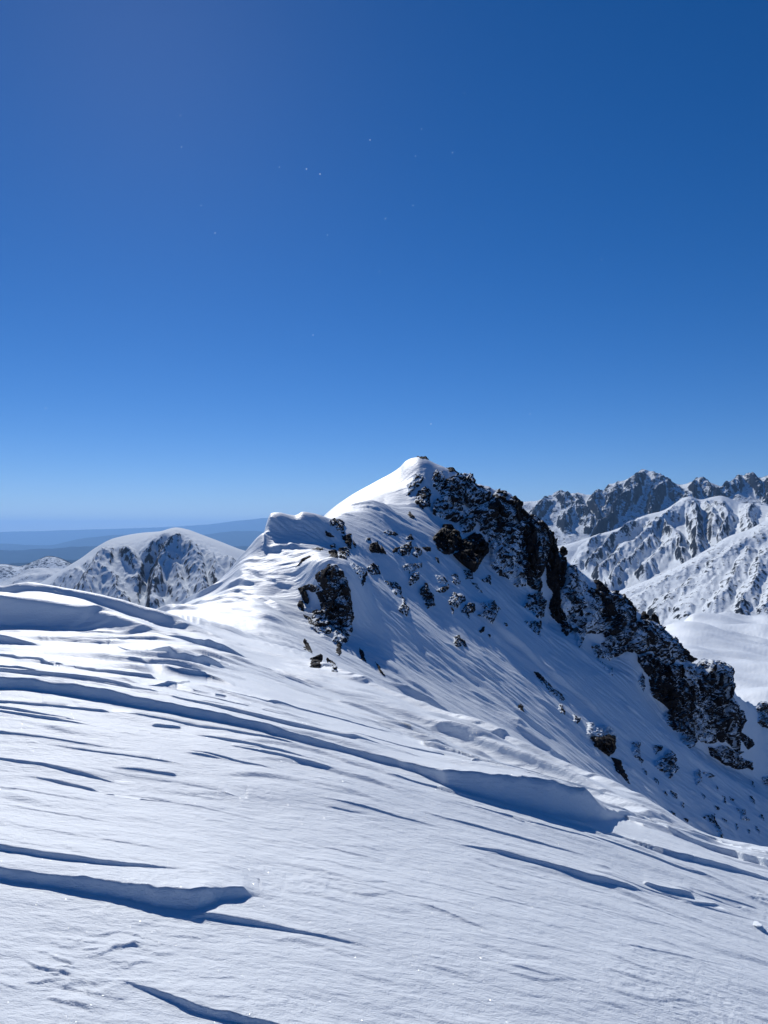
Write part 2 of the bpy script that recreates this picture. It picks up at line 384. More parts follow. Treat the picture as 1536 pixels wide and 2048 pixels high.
# --- drawn drifts: (px, foot py, face height px) along the wind line, lee length in metres
DRIFTS = [
    ([(-120, 1745, 24), (0, 1767, 26), (150, 1795, 34), (250, 1816, 42), (330, 1836, 47), (400, 1846, 50), (424, 1832, 38), (440, 1822, 30), (484, 1815, 27), (500, 1808, 8), (508, 1806, 0)], 0.45),
    ([(-120, 1705, 14), (0, 1721, 15), (115, 1741, 14), (250, 1757, 9), (360, 1763, 2), (380, 1765, 0)], 0.35),
    ([(380, 1846, 0), (420, 1850, 14), (500, 1860, 12), (600, 1876, 7), (700, 1893, 4), (760, 1903, 0)], 0.5),
    ([(235, 1962, 0), (330, 2002, 14), (420, 2040, 20), (520, 2066, 22), (640, 2092, 20), (800, 2130, 0)], 0.35),
    ([(905, 1685, 0), (960, 1697, 5), (1068, 1726, 10), (1193, 1761, 13), (1270, 1776, 7), (1286, 1778, 0)], 0.4),
    ([(1286, 1763, 0), (1296, 1769, 9), (1380, 1790, 12), (1388, 1792, 0)], 0.12),
    ([(1355, 1793, 0), (1375, 1799, 4), (1430, 1806, 5), (1438, 1806, 0)], 0.1),
    ([(-120, 1374, 17), (0, 1384, 18), (150, 1399, 19), (300, 1422, 19), (450, 1451, 17), (600, 1486, 14), (700, 1508, 12), (790, 1534, 12), (850, 1557, 18), (900, 1579, 32), (1024, 1612, 56), (1119, 1635, 64), (1163, 1640, 60), (1181, 1641, 46), (1206, 1643, 24), (1232, 1640, 8), (1250, 1640, 0)], 1.0),
    ([(-120, 1345, 10), (0, 1354, 11), (150, 1366, 11), (280, 1391, 6), (330, 1402, 0)], 0.5),
    ([(320, 1402, 0), (450, 1432, 8), (600, 1467, 9), (700, 1488, 6), (780, 1505, 0)], 0.7),
    ([(-60, 1410, 4), (0, 1414, 5), (200, 1428, 5), (222, 1431, 0)], 0.3),
    ([(225, 1430, 0), (300, 1439, 3), (450, 1470, 5), (560, 1492, 3), (620, 1504, 0)], 0.3),
    ([(120, 1331, 0), (200, 1350, 6), (300, 1366, 10), (312, 1367, 0)], 0.5),
    ([(290, 1376, 0), (345, 1379, 5), (362, 1375, 4), (380, 1371, 3), (384, 1371, 0)], 0.25),
    ([(308, 1334, 0), (318, 1337, 4), (400, 1350, 5), (404, 1350, 0)], 0.25),
    ([(355, 1350, 0), (365, 1352, 4), (410, 1356, 4), (414, 1356, 0)], 0.2),
    ([(235, 1295, 0), (300, 1312, 8), (360, 1328, 16), (425, 1335, 17), (450, 1335, 0)], 0.9),
    ([(-60, 1290, 12), (0, 1291, 11), (60, 1291, 5), (76, 1291, 0)], 1.2),
    ([(-60, 1512, 5), (0, 1521, 5), (75, 1533, 6), (150, 1551, 7), (220, 1565, 2), (232, 1567, 0)], 0.3),
    ([(220, 1538, 0), (270, 1545, 4), (345, 1557, 5), (355, 1558, 0)], 0.2),
    ([(302, 1455, 0), (312, 1457, 6), (358, 1459, 5), (362, 1459, 0)], 0.15),
    ([(50, 1552, 0), (110, 1565, 5), (180, 1582, 5), (200, 1586, 0)], 0.2),
    ([(1200, 1663, 0), (1273, 1687, 8), (1355, 1716, 14), (1438, 1735, 11), (1536, 1764, 5), (1600, 1780, 0)], 0.5),
    ([(1270, 1642, 0), (1355, 1679, 9), (1438, 1711, 14), (1536, 1741, 20), (1620, 1765, 16)], 0.6),
    ([(1015, 1598, 0), (1060, 1620, 4), (1130, 1645, 7), (1200, 1665, 5), (1260, 1680, 0)], 0.4),
    ([(330, 1272, 0), (380, 1286, 10), (440, 1302, 14), (490, 1316, 0)], 1.5),
    ([(960, 1700, 0), (1000, 1708, 2), (1060, 1718, 0)], 0.2),
    ([(820, 1806, 0), (880, 1826, 4), (960, 1858, 3), (980, 1864, 0)], 0.12),
    ([(845, 1930, 0), (880, 1940, 3), (935, 1955, 2), (950, 1958, 0)], 0.12),
    ([(1010, 1931, 0), (1050, 1943, 3.5), (1090, 1953, 3), (1130, 1962, 0)], 0.12),
    ([(1480, 1788, 0), (1500, 1794, 3), (1560, 1802, 5), (1600, 1808, 3)], 0.2),
    ([(640, 1610, 0), (680, 1620, 3), (740, 1630, 0)], 0.15),
    ([(365, 1510, 0), (400, 1517, 4), (470, 1528, 0)], 0.15),
]
rg = random.Random(41)
FLX = [-120, 0, 380, 760, 1200, 1536, 1640]; FLY = [1374, 1384, 1437, 1522, 1643, 1764, 1800]
for c in (-64, -46, -32, 30, 50, 74, 100, 128, 160, 196, 232, 272, 316):
    x = rg.uniform(-160, 160)
    while x < 1380:
        ln = rg.uniform(140, 460); x1 = min(x + ln, 1560)
        pts = []; cc = c + rg.uniform(-9, 9); tmax = rg.uniform(1.6, 4.4) * (1.4 if c < 60 else 1.0 if c < 120 else 0.6)
        for q in range(6):
            t = q / 5; xx = x + (x1 - x) * t; m = min(1, max(0, c / 320))
            yy = float(np.interp(xx, FLX, FLY)); y2 = 1522 + (xx - 768) * .18
            pts.append((xx, yy * (1 - m) + y2 * m + cc + 5 * t * rg.uniform(.3, 1), tmax * (0, .7, 1, .95, .6, 0)[q]))
        if min(p[1] for p in pts) > 1275 and max(p[1] for p in pts) < 2040: DRIFTS.append((pts, rg.uniform(.2, .6)))
        x = x1 + rg.uniform(60, 300 if c < 90 else 650)
dZ = np.zeros_like(Z)
def gsmooth(a, sig):
    r = int(3 * sig) + 1; k = np.exp(-0.5 * (np.arange(-r, r + 1) / sig) ** 2); k /= k.sum()
    return np.convolve(np.pad(a, r, mode='edge'), k, 'valid')
def median_filter(a, r):
    p = np.pad(a, r, mode='edge')
    return np.median(np.stack([p[i:i + len(a)] for i in range(2 * r + 1)]), 0)
D0 = D.copy(); PY0 = PY.copy()
feats = []
for pts, lee in DRIFTS:
    kx = np.array([p[0] for p in pts], float); yy = np.array([p[1] for p in pts], float)
    sel = np.where((U >= kx[0] - 90) & (U <= kx[-1] + 90))[0]
    if len(sel) < 12: continue
    u = U[sel]; uc = np.clip(u, kx[0], kx[-1])
    foot = pchip_eval(kx, yy, uc) + np.where(u < kx[0], (u - kx[0]) * (yy[1] - yy[0]) / (kx[1] - kx[0]), 0) + np.where(u > kx[-1], (u - kx[-1]) * .22, 0)
    th = np.where((u >= kx[0]) & (u <= kx[-1]), np.maximum(pchip_eval(kx, np.array([p[2] for p in pts], float), uc), 0), 0)
    foot = foot + np.clip(th * .12, 0, 1.6) * noise2(u / 21.0, u * 0 + len(feats) * 3.3 + .4, 77)
    # part of the dark band on the photo is the shadow the face casts in front of it
    sh = np.clip(0.8 * 1.6 / depth_at(u, foot), 0.05, 0.4) * (th.max() < 60)
    foot = foot - th * sh / (1 + sh); th = th / (1 + sh)
    dfoot = np.exp(gsmooth(median_filter(np.log(depth_at(u, foot)), 9), 3))
    h = th / F * dfoot * (1 + .10 * noise2(u / 47.0, u * 0 + len(feats) + .37, 79) + .03 * noise2(u / 17.0, u * 0 + len(feats) + .41, 80))
    hb = gsmooth(h, min(22, max(6, (kx[-1] - kx[0]) / 14)))
    w = np.maximum(h * 0.5, 0.010)
    nf = np.array([np.interp(dfoot[k], D0[:, jj], np.arange(R)) for k, jj in enumerate(sel)])
    nl = np.array([np.interp(dfoot[k] + w[k], D0[:, jj], np.arange(R)) for k, jj in enumerate(sel)])
    core = (u >= kx[0]) & (u <= kx[-1]) & (u > -60) & (u < 1600)
    feats.append(dict(sel=sel, d=dfoot, h=h, hb=hb, w=w, lee=lee, nf=nf, nl=nl, mean=float(np.mean(nf[core])), core=core, th=float(th.max()) * math.sqrt(kx[-1] - kx[0])))
# every drift gets mesh rows of its own, so that rows run along its foot and its lip
TAIL = 70
for f in feats:
    cs = f['sel'][f['core']]; f['c0'], f['c1'] = (int(cs[0]), int(cs[-1])) if len(cs) else (-1, -2)
feats.sort(key=lambda f: f['mean'])
for k, f in enumerate(feats):
    r = int(round(f['mean']))
    for g in feats[:k]:
        if g['c0'] - 2 * TAIL - 2 <= f['c1'] and f['c0'] <= g['c1'] + 2 * TAIL + 2: r = max(r, g['row'] + 6)
    f['row'] = max(r, 12)
ROW_G = int(np.argmin(np.abs(V - 9.3)))      # beyond here the rows keep their places
anch = [[(0, 0.0, 4.0), (ROW_G, float(ROW_G), ROW_G + 4.0), (R - 5, R - 5.0, R - 1.0)] for _ in range(C)]
for k in sorted(range(len(feats)), key=lambda k: -feats[k]['th']):
    f = feats[k]; r = f['row']; c0, c1 = f['c0'], f['c1']
    if c1 < c0 or r > ROW_G - 6: continue
    nf = dict(zip(f['sel'].tolist(), f['nf'])); nl = dict(zip(f['sel'].tolist(), f['nl']))
    for j in range(max(0, c0 - TAIL), min(C, c1 + TAIL + 1)):
        A = anch[j]; q = next(i_ for i_, t_ in enumerate(A) if t_[0] > r); pr, pn, pl = A[q - 1]; qr, qn, ql = A[q]
        if r - pr < 5 or qr - r < 5: continue
        gap = qr - pr - 4
        cur_a = pl + (r - pr - 4) / gap * (qn - pl); cur_b = pl + (r - pr) / gap * (qn - pl)
        e = min(max(j, c0), c1); a = nf[e]; b = nl[e]
        t = abs(j - e) / TAIL; t = t * t * (3 - 2 * t)
        a = a * (1 - t) + cur_a * t; b = b * (1 - t) + cur_b * t
        lo = pl + .06 * (r - pr - 4); hi = qn - .06 * (qr - r - 4)
        if hi - lo < .1:
            md = (pl + qn) / 2; lo = min(md - .03, qn - .07); lo = max(lo, pl + .005); hi = min(lo + .06, qn - .005)
            if hi <= lo: continue
            A.insert(q, (r, lo, hi)); continue
        b = min(max(b, a + .05), hi); a = max(min(a, b - .02), lo); b = min(max(b, a + .02), hi)
        A.insert(q, (r, a, b))
NEWN = np.empty((R, C))
for j in range(C):
    rr, nn = [], []
    for (r, a, b) in anch[j]: rr += [r, r + 4]; nn += [a, b]
    NEWN[:, j] = np.interp(np.arange(R), rr, nn)
# ease sudden changes of row spacing from column to column, but not on the drifts themselves
core_d = np.full((R, C), 99.0); ri = np.arange(R)
for f in feats:
    if f['c1'] < f['c0'] or f['row'] > ROW_G - 6: continue
    dd_ = np.maximum(np.abs(ri - (f['row'] + 2)) - 2, 0)[:, None]
    a_, b_ = max(0, f['c0'] - 4), min(C, f['c1'] + 5)
    core_d[:, a_:b_] = np.minimum(core_d[:, a_:b_], dd_)
kk = np.exp(-0.5 * (np.arange(-24, 25) / 9.0) ** 2); kk /= kk.sum()
pad = np.pad(NEWN, ((0, 0), (24, 24)), mode='edge')
NS = sum(kk[i_] * pad[:, i_:i_ + C] for i_ in range(49))
wgt = np.clip(core_d / 7.0, 0, 1)
NEWN = np.maximum.accumulate(NEWN * (1 - wgt) + NS * wgt + np.arange(R)[:, None] * 1e-6, axis=0)
NEWN = np.clip(NEWN, 0, R - 1)
base_i = np.arange(R)
D = np.empty_like(D0); PY = np.empty_like(D0); v2 = np.empty_like(D0)
for j in range(C):
    D[:, j] = np.interp(NEWN[:, j], base_i, D0[:, j]); PY[:, j] = np.interp(NEWN[:, j], base_i, PY0[:, j]); v2[:, j] = np.interp(NEWN[:, j], base_i, V)
P = unproject(UU, PY, D); X, Y, Z = P[..., 0], P[..., 1], P[..., 2].copy()
for f in feats:
    sel, h, hb, w = f['sel'], f['h'], f['hb'], f['w']
    dd = D[:, sel] - f['d'][None]
    back = np.clip(dd - w[None], 0, None)
    near_ = np.exp(-back / (0.03 + h * 0.6)[None])
    hh = h[None] * near_ + hb[None] * (1 - near_)
    tt = np.clip(dd / w[None], 0, 1)
    tt = tt + .16 * np.sin(tt * math.pi) * noise2(np.broadcast_to(U[sel] / 34.0, tt.shape), tt * 2.2, 83)
    dZ[:, sel] += hh * tt * np.exp(-back / (f['lee'] + h * 1.6)[None])

# --- wind ripples and small steps
RS = np.gradient(D, axis=0)                # row spacing in metres

def saw(ph, sharp=0.12):
    f = ph - np.floor(ph)
    return np.where(f < sharp, f / sharp, (1 - f) / (1 - sharp))

def sastrugi(Xa, Ya, L, W, seed, sl=None):
    wob = fbm2(Xa / (L * 1.6), Ya / (W * 9), 3, seed) * 1.6
    ph = Ya / W + wob + 0.10 * noise2(Xa / (L * .25), Ya / (W * 2), seed + 5)
    env = np.clip(fbm2(Xa / (L * .8) + 9, Ya / (W * 2.5), 3, seed + 40) * 2.4 + 0.22, 0, 1)
    if sl is None: return saw(ph) * env
    rs = RS[sl]
    return saw(ph, np.clip(2.2 * rs / W, 0.12, 0.5)) * env * (1 - sstep(0.12, 0.3, rs / W))

wf = (1 - sstep(8.3, 8.7, v2))             # near slope
wm = 1 - wf
fr = slice(0, ROW_E + 60)
Xf, Yf = X[fr], Y[fr]
near_n = 0.05 * fbm2(Xf / 5.0, Yf / 1.8, 3, 3) * sstep(1.5, 5, Yf)
near_n += 0.085 * sastrugi(Xf, Yf + 0.1 * Xf, 2.6, 0.95, 11, fr) * sstep(4, 9, Yf)
near_n += 0.032 * sastrugi(Xf, Yf + 0.05 * Xf, 1.5, 0.40, 23, fr) * (0.25 + 0.75 * sstep(3.0, 8, Yf))
near_n += 0.006 * sastrugi(Xf, Yf, 0.55, 0.15, 37, fr)
near_n += 0.0035 * fbm2(Xf / 0.16, Yf / 0.07, 3, 51)
dZ[fr] += near_n * wf[fr]
# feathery crust patches close to the camera
pm = np.clip(fbm2(Xf / 0.9, Yf / 0.6, 3, 77) * 2.4 - 0.15, 0, 1) * (1 - sstep(3.0, 4.6, Yf))
lump = np.clip(ridged2(Xf / 0.07, Yf / 0.045, 3, 81) - 0.45, 0, 1)
dZ[fr] += 0.009 * pm * lump * wf[fr]
fx = np.exp(-(((UU[fr] - 150) / 160) ** 2 + ((PY[fr] - 1960) / 70) ** 2)) + 0.8 * np.exp(-(((UU[fr] - 230) / 90) ** 2 + ((PY[fr] - 1885) / 22) ** 2))
sc_ = sastrugi(Xf + .3 * Yf, Yf, 0.22, 0.085, 91) + .5 * sastrugi(Xf - .4 * Yf, Yf, 0.12, 0.05, 93)
dZ[fr] += 0.012 * fx * sc_

mr = slice(ROW_E - 60, R)
Xm, Ym = X[mr], Y[mr]; vm = v2[mr]; um = UU[mr]
cl = sstep(16.1, 16.5, vm) * sstep(800, 880, um)                  # cliff band
leftface = (1 - sstep(520, 640, um)) * sstep(9.2, 10, vm) * (1 - sstep(13.6, 14.2, vm))
slope = (1 - cl) * (1 - 0.8 * leftface)
summit = sstep(15.8, 16.4, vm) * (1 - sstep(800, 870, um))
slope = slope * (1 - .85 * summit)
Xs = Xm + 0.15 * Ym
brk = np.clip(fbm2(Xm / 5 + 3, Ym / 4, 3, 137) * 3 + .25, 0, 1); brk2 = np.clip(fbm2(Xm / 3 - 3, Ym / 3, 3, 138) * 3 + .2, 0, 1)
Xr = Xm + 0.5 * fbm2(Xm / 4, Ym / 4, 2, 139)
mid_n = 0.42 * sastrugi(Xs, Ym, 9.0, 3.4, 111, mr) * brk + 0.20 * sastrugi(Xs + .5 * Ym, Ym, 4.0, 1.3, 121, mr) * brk2 + 0.09 * sastrugi(Xr, Ym, 2.2, 0.55, 131, mr)
mid_n += 0.35 * fbm2(Xs / 9, Ym / 5, 3, 141) + 0.10 * fbm2(Xs / 2.6, Ym / 0.6, 3, 151) + 0.05 * sastrugi(Xs, Ym, 1.8, 0.28, 133, mr)
mid = mid_n * slope
# the lit left flank: ribs running down to the left
q1 = Xm * 0.35 + Ym * 0.55; q2 = Xm * 0.9 - Ym * 0.5
face = sstep(500, 545, um) * (1 - sstep(700, 780, um)) * sstep(12.9, 13.2, vm) * (1 - sstep(13.9, 14.1, vm))
mid += face * .16 * sastrugi(Xm, Ym + .3 * Xm, 3.0, 0.5, 163)
mid += leftface * (0.30 * sastrugi(q2 * 1.0, q1, 6.0, 1.7, 161, mr) + 0.16 * sastrugi(q2, q1, 4, 0.6, 171, mr) + 0.30 * fbm2(Xm / 5, Ym / 4, 3, 181))
mid += summit * 0.05 * fbm2(Xm / 6, Ym / 3, 4, 186)
mid += cl * (0.5 * fbm2(Xm / 2.2, P[mr][..., 2] / 2.5, 4, 191))
calm = 1 - .8 * np.exp(-((vm - 14) / .5) ** 2) * (1 - sstep(680, 760, um)) - .85 * np.exp(-((vm - 18) / .5) ** 2) * sstep(640, 700, um) * (1 - sstep(880, 930, um))
dZ[mr] += mid * wm[mr] * calm
Z2 = Z + dZ
P2 = np.stack([X, Y, Z2], -1)
PY2 = CY - Z2 / D * F
runmin2 = np.minimum.accumulate(PY2, axis=0)

# near slope mesh, carried on under and behind the camera
pre = []
for k, (s, yb) in enumerate([(60, -60), (25, -25), (10, -8), (3.5, -1.5), (1.6, 0.2)]):
    row = P2[0].copy(); row[:, 0] *= s; row[:, 1] = yb
    row[:, 2] = -1.55 - 0.0466 * yb - 0.16 * row[:, 0] - np.where(row[:, 0] > 0, 0.01, 0.001) * row[:, 0] ** 2 * (1 if s < 12 else 0.3)
    pre.append(row)
Vf = np.concatenate([np.array(pre), P2[:ROW_E + 1]], 0)
o = link_mesh('snow_slope', Vf, grid_quads(Vf.shape[0], C), M_FORE); tag(o, 'wind-carved white snow slope in the foreground', kind='structure')
Vm = P2[ROW_E:]
o = link_mesh('snow_ridge', Vm, grid_quads(Vm.shape[0], C), M_RIDGE); tag(o, 'snow-covered rocky ridge rising to a pointed summit', kind='structure')

# ------------------------------------------------------------------ rocks on the ridge
def facet_frames(k):
    return {'A': (560, 1040, 5.908), 'B': (800, 900, 4.8), 'C': (1060, 1080, 5.908), 'D': (1260, 1200, 4.096), 'E': (900, 1280, 2.415), 'P': (0, 0, 1)}[k]

def sdist(px, py, poly):
    """signed distance to polygon, positive inside"""
    n = len(poly); d = np.full(px.shape, 1e9); ins = np.zeros(px.shape, bool)
    for i in range(n):
        x1, y1 = poly[i]; x2, y2 = poly[(i + 1) % n]
        ex, ey = x2 - x1, y2 - y1; L2 = ex * ex + ey * ey + 1e-9
        t = np.clip(((px - x1) * ex + (py - y1) * ey) / L2, 0, 1)
        d = np.minimum(d, (px - x1 - t * ex) ** 2 + (py - y1 - t * ey) ** 2)
        if y1 != y2:
            c = ((y1 > py) != (y2 > py)) & (px < (x2 - x1) * (py - y1) / (y2 - y1) + x1)
            ins ^= c
    return np.where(ins, 1, -1) * np.sqrt(d)

def rock(name, label, cat, frame, pts, mat, relief=0.32, seed=0, group=None, parent=None, bulge=None, smooth=False):
    ox, oy, s = facet_frames(frame)
    poly = [(ox + a / s, oy + b / s) for a, b in pts]
    xs = [p[0] for p in poly]; ys = [p[1] for p in poly]
    step = 1.5 if (max(xs) - min(xs)) * (max(ys) - min(ys)) > 900 else 1.1
    gx = np.arange(min(xs) - 4, max(xs) + 4 + step, step); gy = np.arange(min(ys) - 4, max(ys) + 4 + step, step)
    GX, GY = np.meshgrid(gx, gy)
    am = min(9.0, 1.2 + 0.10 * min(max(xs) - min(xs), max(ys) - min(ys)))
    wob = am * noise2(GX / (am * 4), GY / (am * 4), seed) + 1.6 * noise2(GX / 4, GY / 4, seed + 3)
    sd = sdist(GX + wob, GY + am * noise2(GX / (am * 4) + 31, GY / (am * 4), seed + 9), poly)
    if cat in ('cliff', 'rock buttress'): sd = sd + 3.0
    keep = sd > -2.6
    Dg = depth_at(GX.ravel(), GY.ravel(), rm=runmin2).reshape(GX.shape)
    # no jumps inside one rock: stay near its median depth, smooth
    med = np.median(Dg[keep]); size_px = max(2.5, float(sd.max()))
    mper = med / F
    span = mper * max(max(xs) - min(xs), max(ys) - min(ys))
    Dg = np.clip(Dg, med - 2.0 * span, med + 2.0 * span)
    for _ in range(6):
        Dp = np.pad(Dg, 1, mode='edge'); Dg = (Dp[:-2, 1:-1] + Dp[2:, 1:-1] + Dp[1:-1, :-2] + Dp[1:-1, 2:] + 2 * Dg) / 6
    Pb = unproject(GX, GY, Dg)
    e = np.clip(sd / size_px, 0, 1)
    prof = np.where(sd > 0, np.sqrt(e * (2 - e)), 0)
    size = size_px * mper                                # half width in metres
    R0 = relief * size * 2.0 + 0.05
    flat = Pb.reshape(-1, 3)
    big = max(size * 1.0, 0.35)
    fc = facet3(flat * np.array([1, 1, .7]), big, seed, 1.3).reshape(GX.shape)
    f2 = facet3(flat * np.array([1, 1, .7]), big * .38, seed + 20, 1.2).reshape(GX.shape)
    if size > 0.25:
        f3 = facet3(flat, big * .15, seed + 40, 1.2).reshape(GX.shape)
    else: f3 = 0
    rel = R0 * prof * (0.75 + 0.75 * fc + 0.25 * f2) + size * (0.22 * f2 + 0.06 * f3) * np.clip(prof * 2, 0, 1)
    rb = rel.copy(); nb = int(np.clip(size_px / 6, 2, 7))
    for _ in range(nb * 2):
        Rp = np.pad(rb, 1, mode='edge'); rb = (Rp[:-2, 1:-1] + Rp[2:, 1:-1] + Rp[1:-1, :-2] + Rp[1:-1, 2:]) / 4
    recess = np.clip((rb - rel) / (0.10 * size + 0.02), -1.5, 1.5)
    rel = rel + np.where(sd < 1.0, (sd - 1.0) * mper * 1.3, 0) + 0.04 + 0.12 * size * sstep(0.5, 4, sd)
    # outwards: towards the valley side and the viewer, and up
    n = np.array([0.18, -0.90, 0.40]); n = n / np.linalg.norm(n)
    front = Pb + n * rel[..., None]
    back = Pb - n * (0.15 + R0 * 1.2 * prof + 0.5 * size * prof)[..., None]
    idx = -np.ones(GX.shape, int); ids = np.where(keep.ravel())[0]
    idx.ravel()[ids] = np.arange(len(ids)); nv = len(ids)
    a, b, c, d = idx[:-1, :-1], idx[:-1, 1:], idx[1:, 1:], idx[1:, :-1]
    ok = (a >= 0) & (b >= 0) & (c >= 0) & (d >= 0)
    qf = np.stack([a[ok], d[ok], c[ok], b[ok]], -1)
    qb = np.stack([a[ok], b[ok], c[ok], d[ok]], -1)
    # coarse back: share the rim by joining boundary edges
    vf = front.reshape(-1, 3)[ids]; vb = back.reshape(-1, 3)[ids]
    edges = np.concatenate([qf[:, [0, 1]], qf[:, [1, 2]], qf[:, [2, 3]], qf[:, [3, 0]]])
    key = edges.min(1) * nv + edges.max(1)
    uq, inv, cnt = np.unique(key, return_inverse=True, return_counts=True)
    be = edges[cnt[inv] == 1]
    side = np.stack([be[:, 1], be[:, 0], be[:, 0] + nv, be[:, 1] + nv], -1)
    vv = np.concatenate([vf, vb]); org = vv.mean(0); org[2] = vv[:, 2].min()
    ob = link_mesh(name, vv - org, np.concatenate([qf, qb + nv, side]), mat, smooth=smooth, attrs={'recess': np.concatenate([recess.ravel()[ids], recess.ravel()[ids] * 0])})
    ob.location = org
    tag(ob, label, cat, group)
    return ob

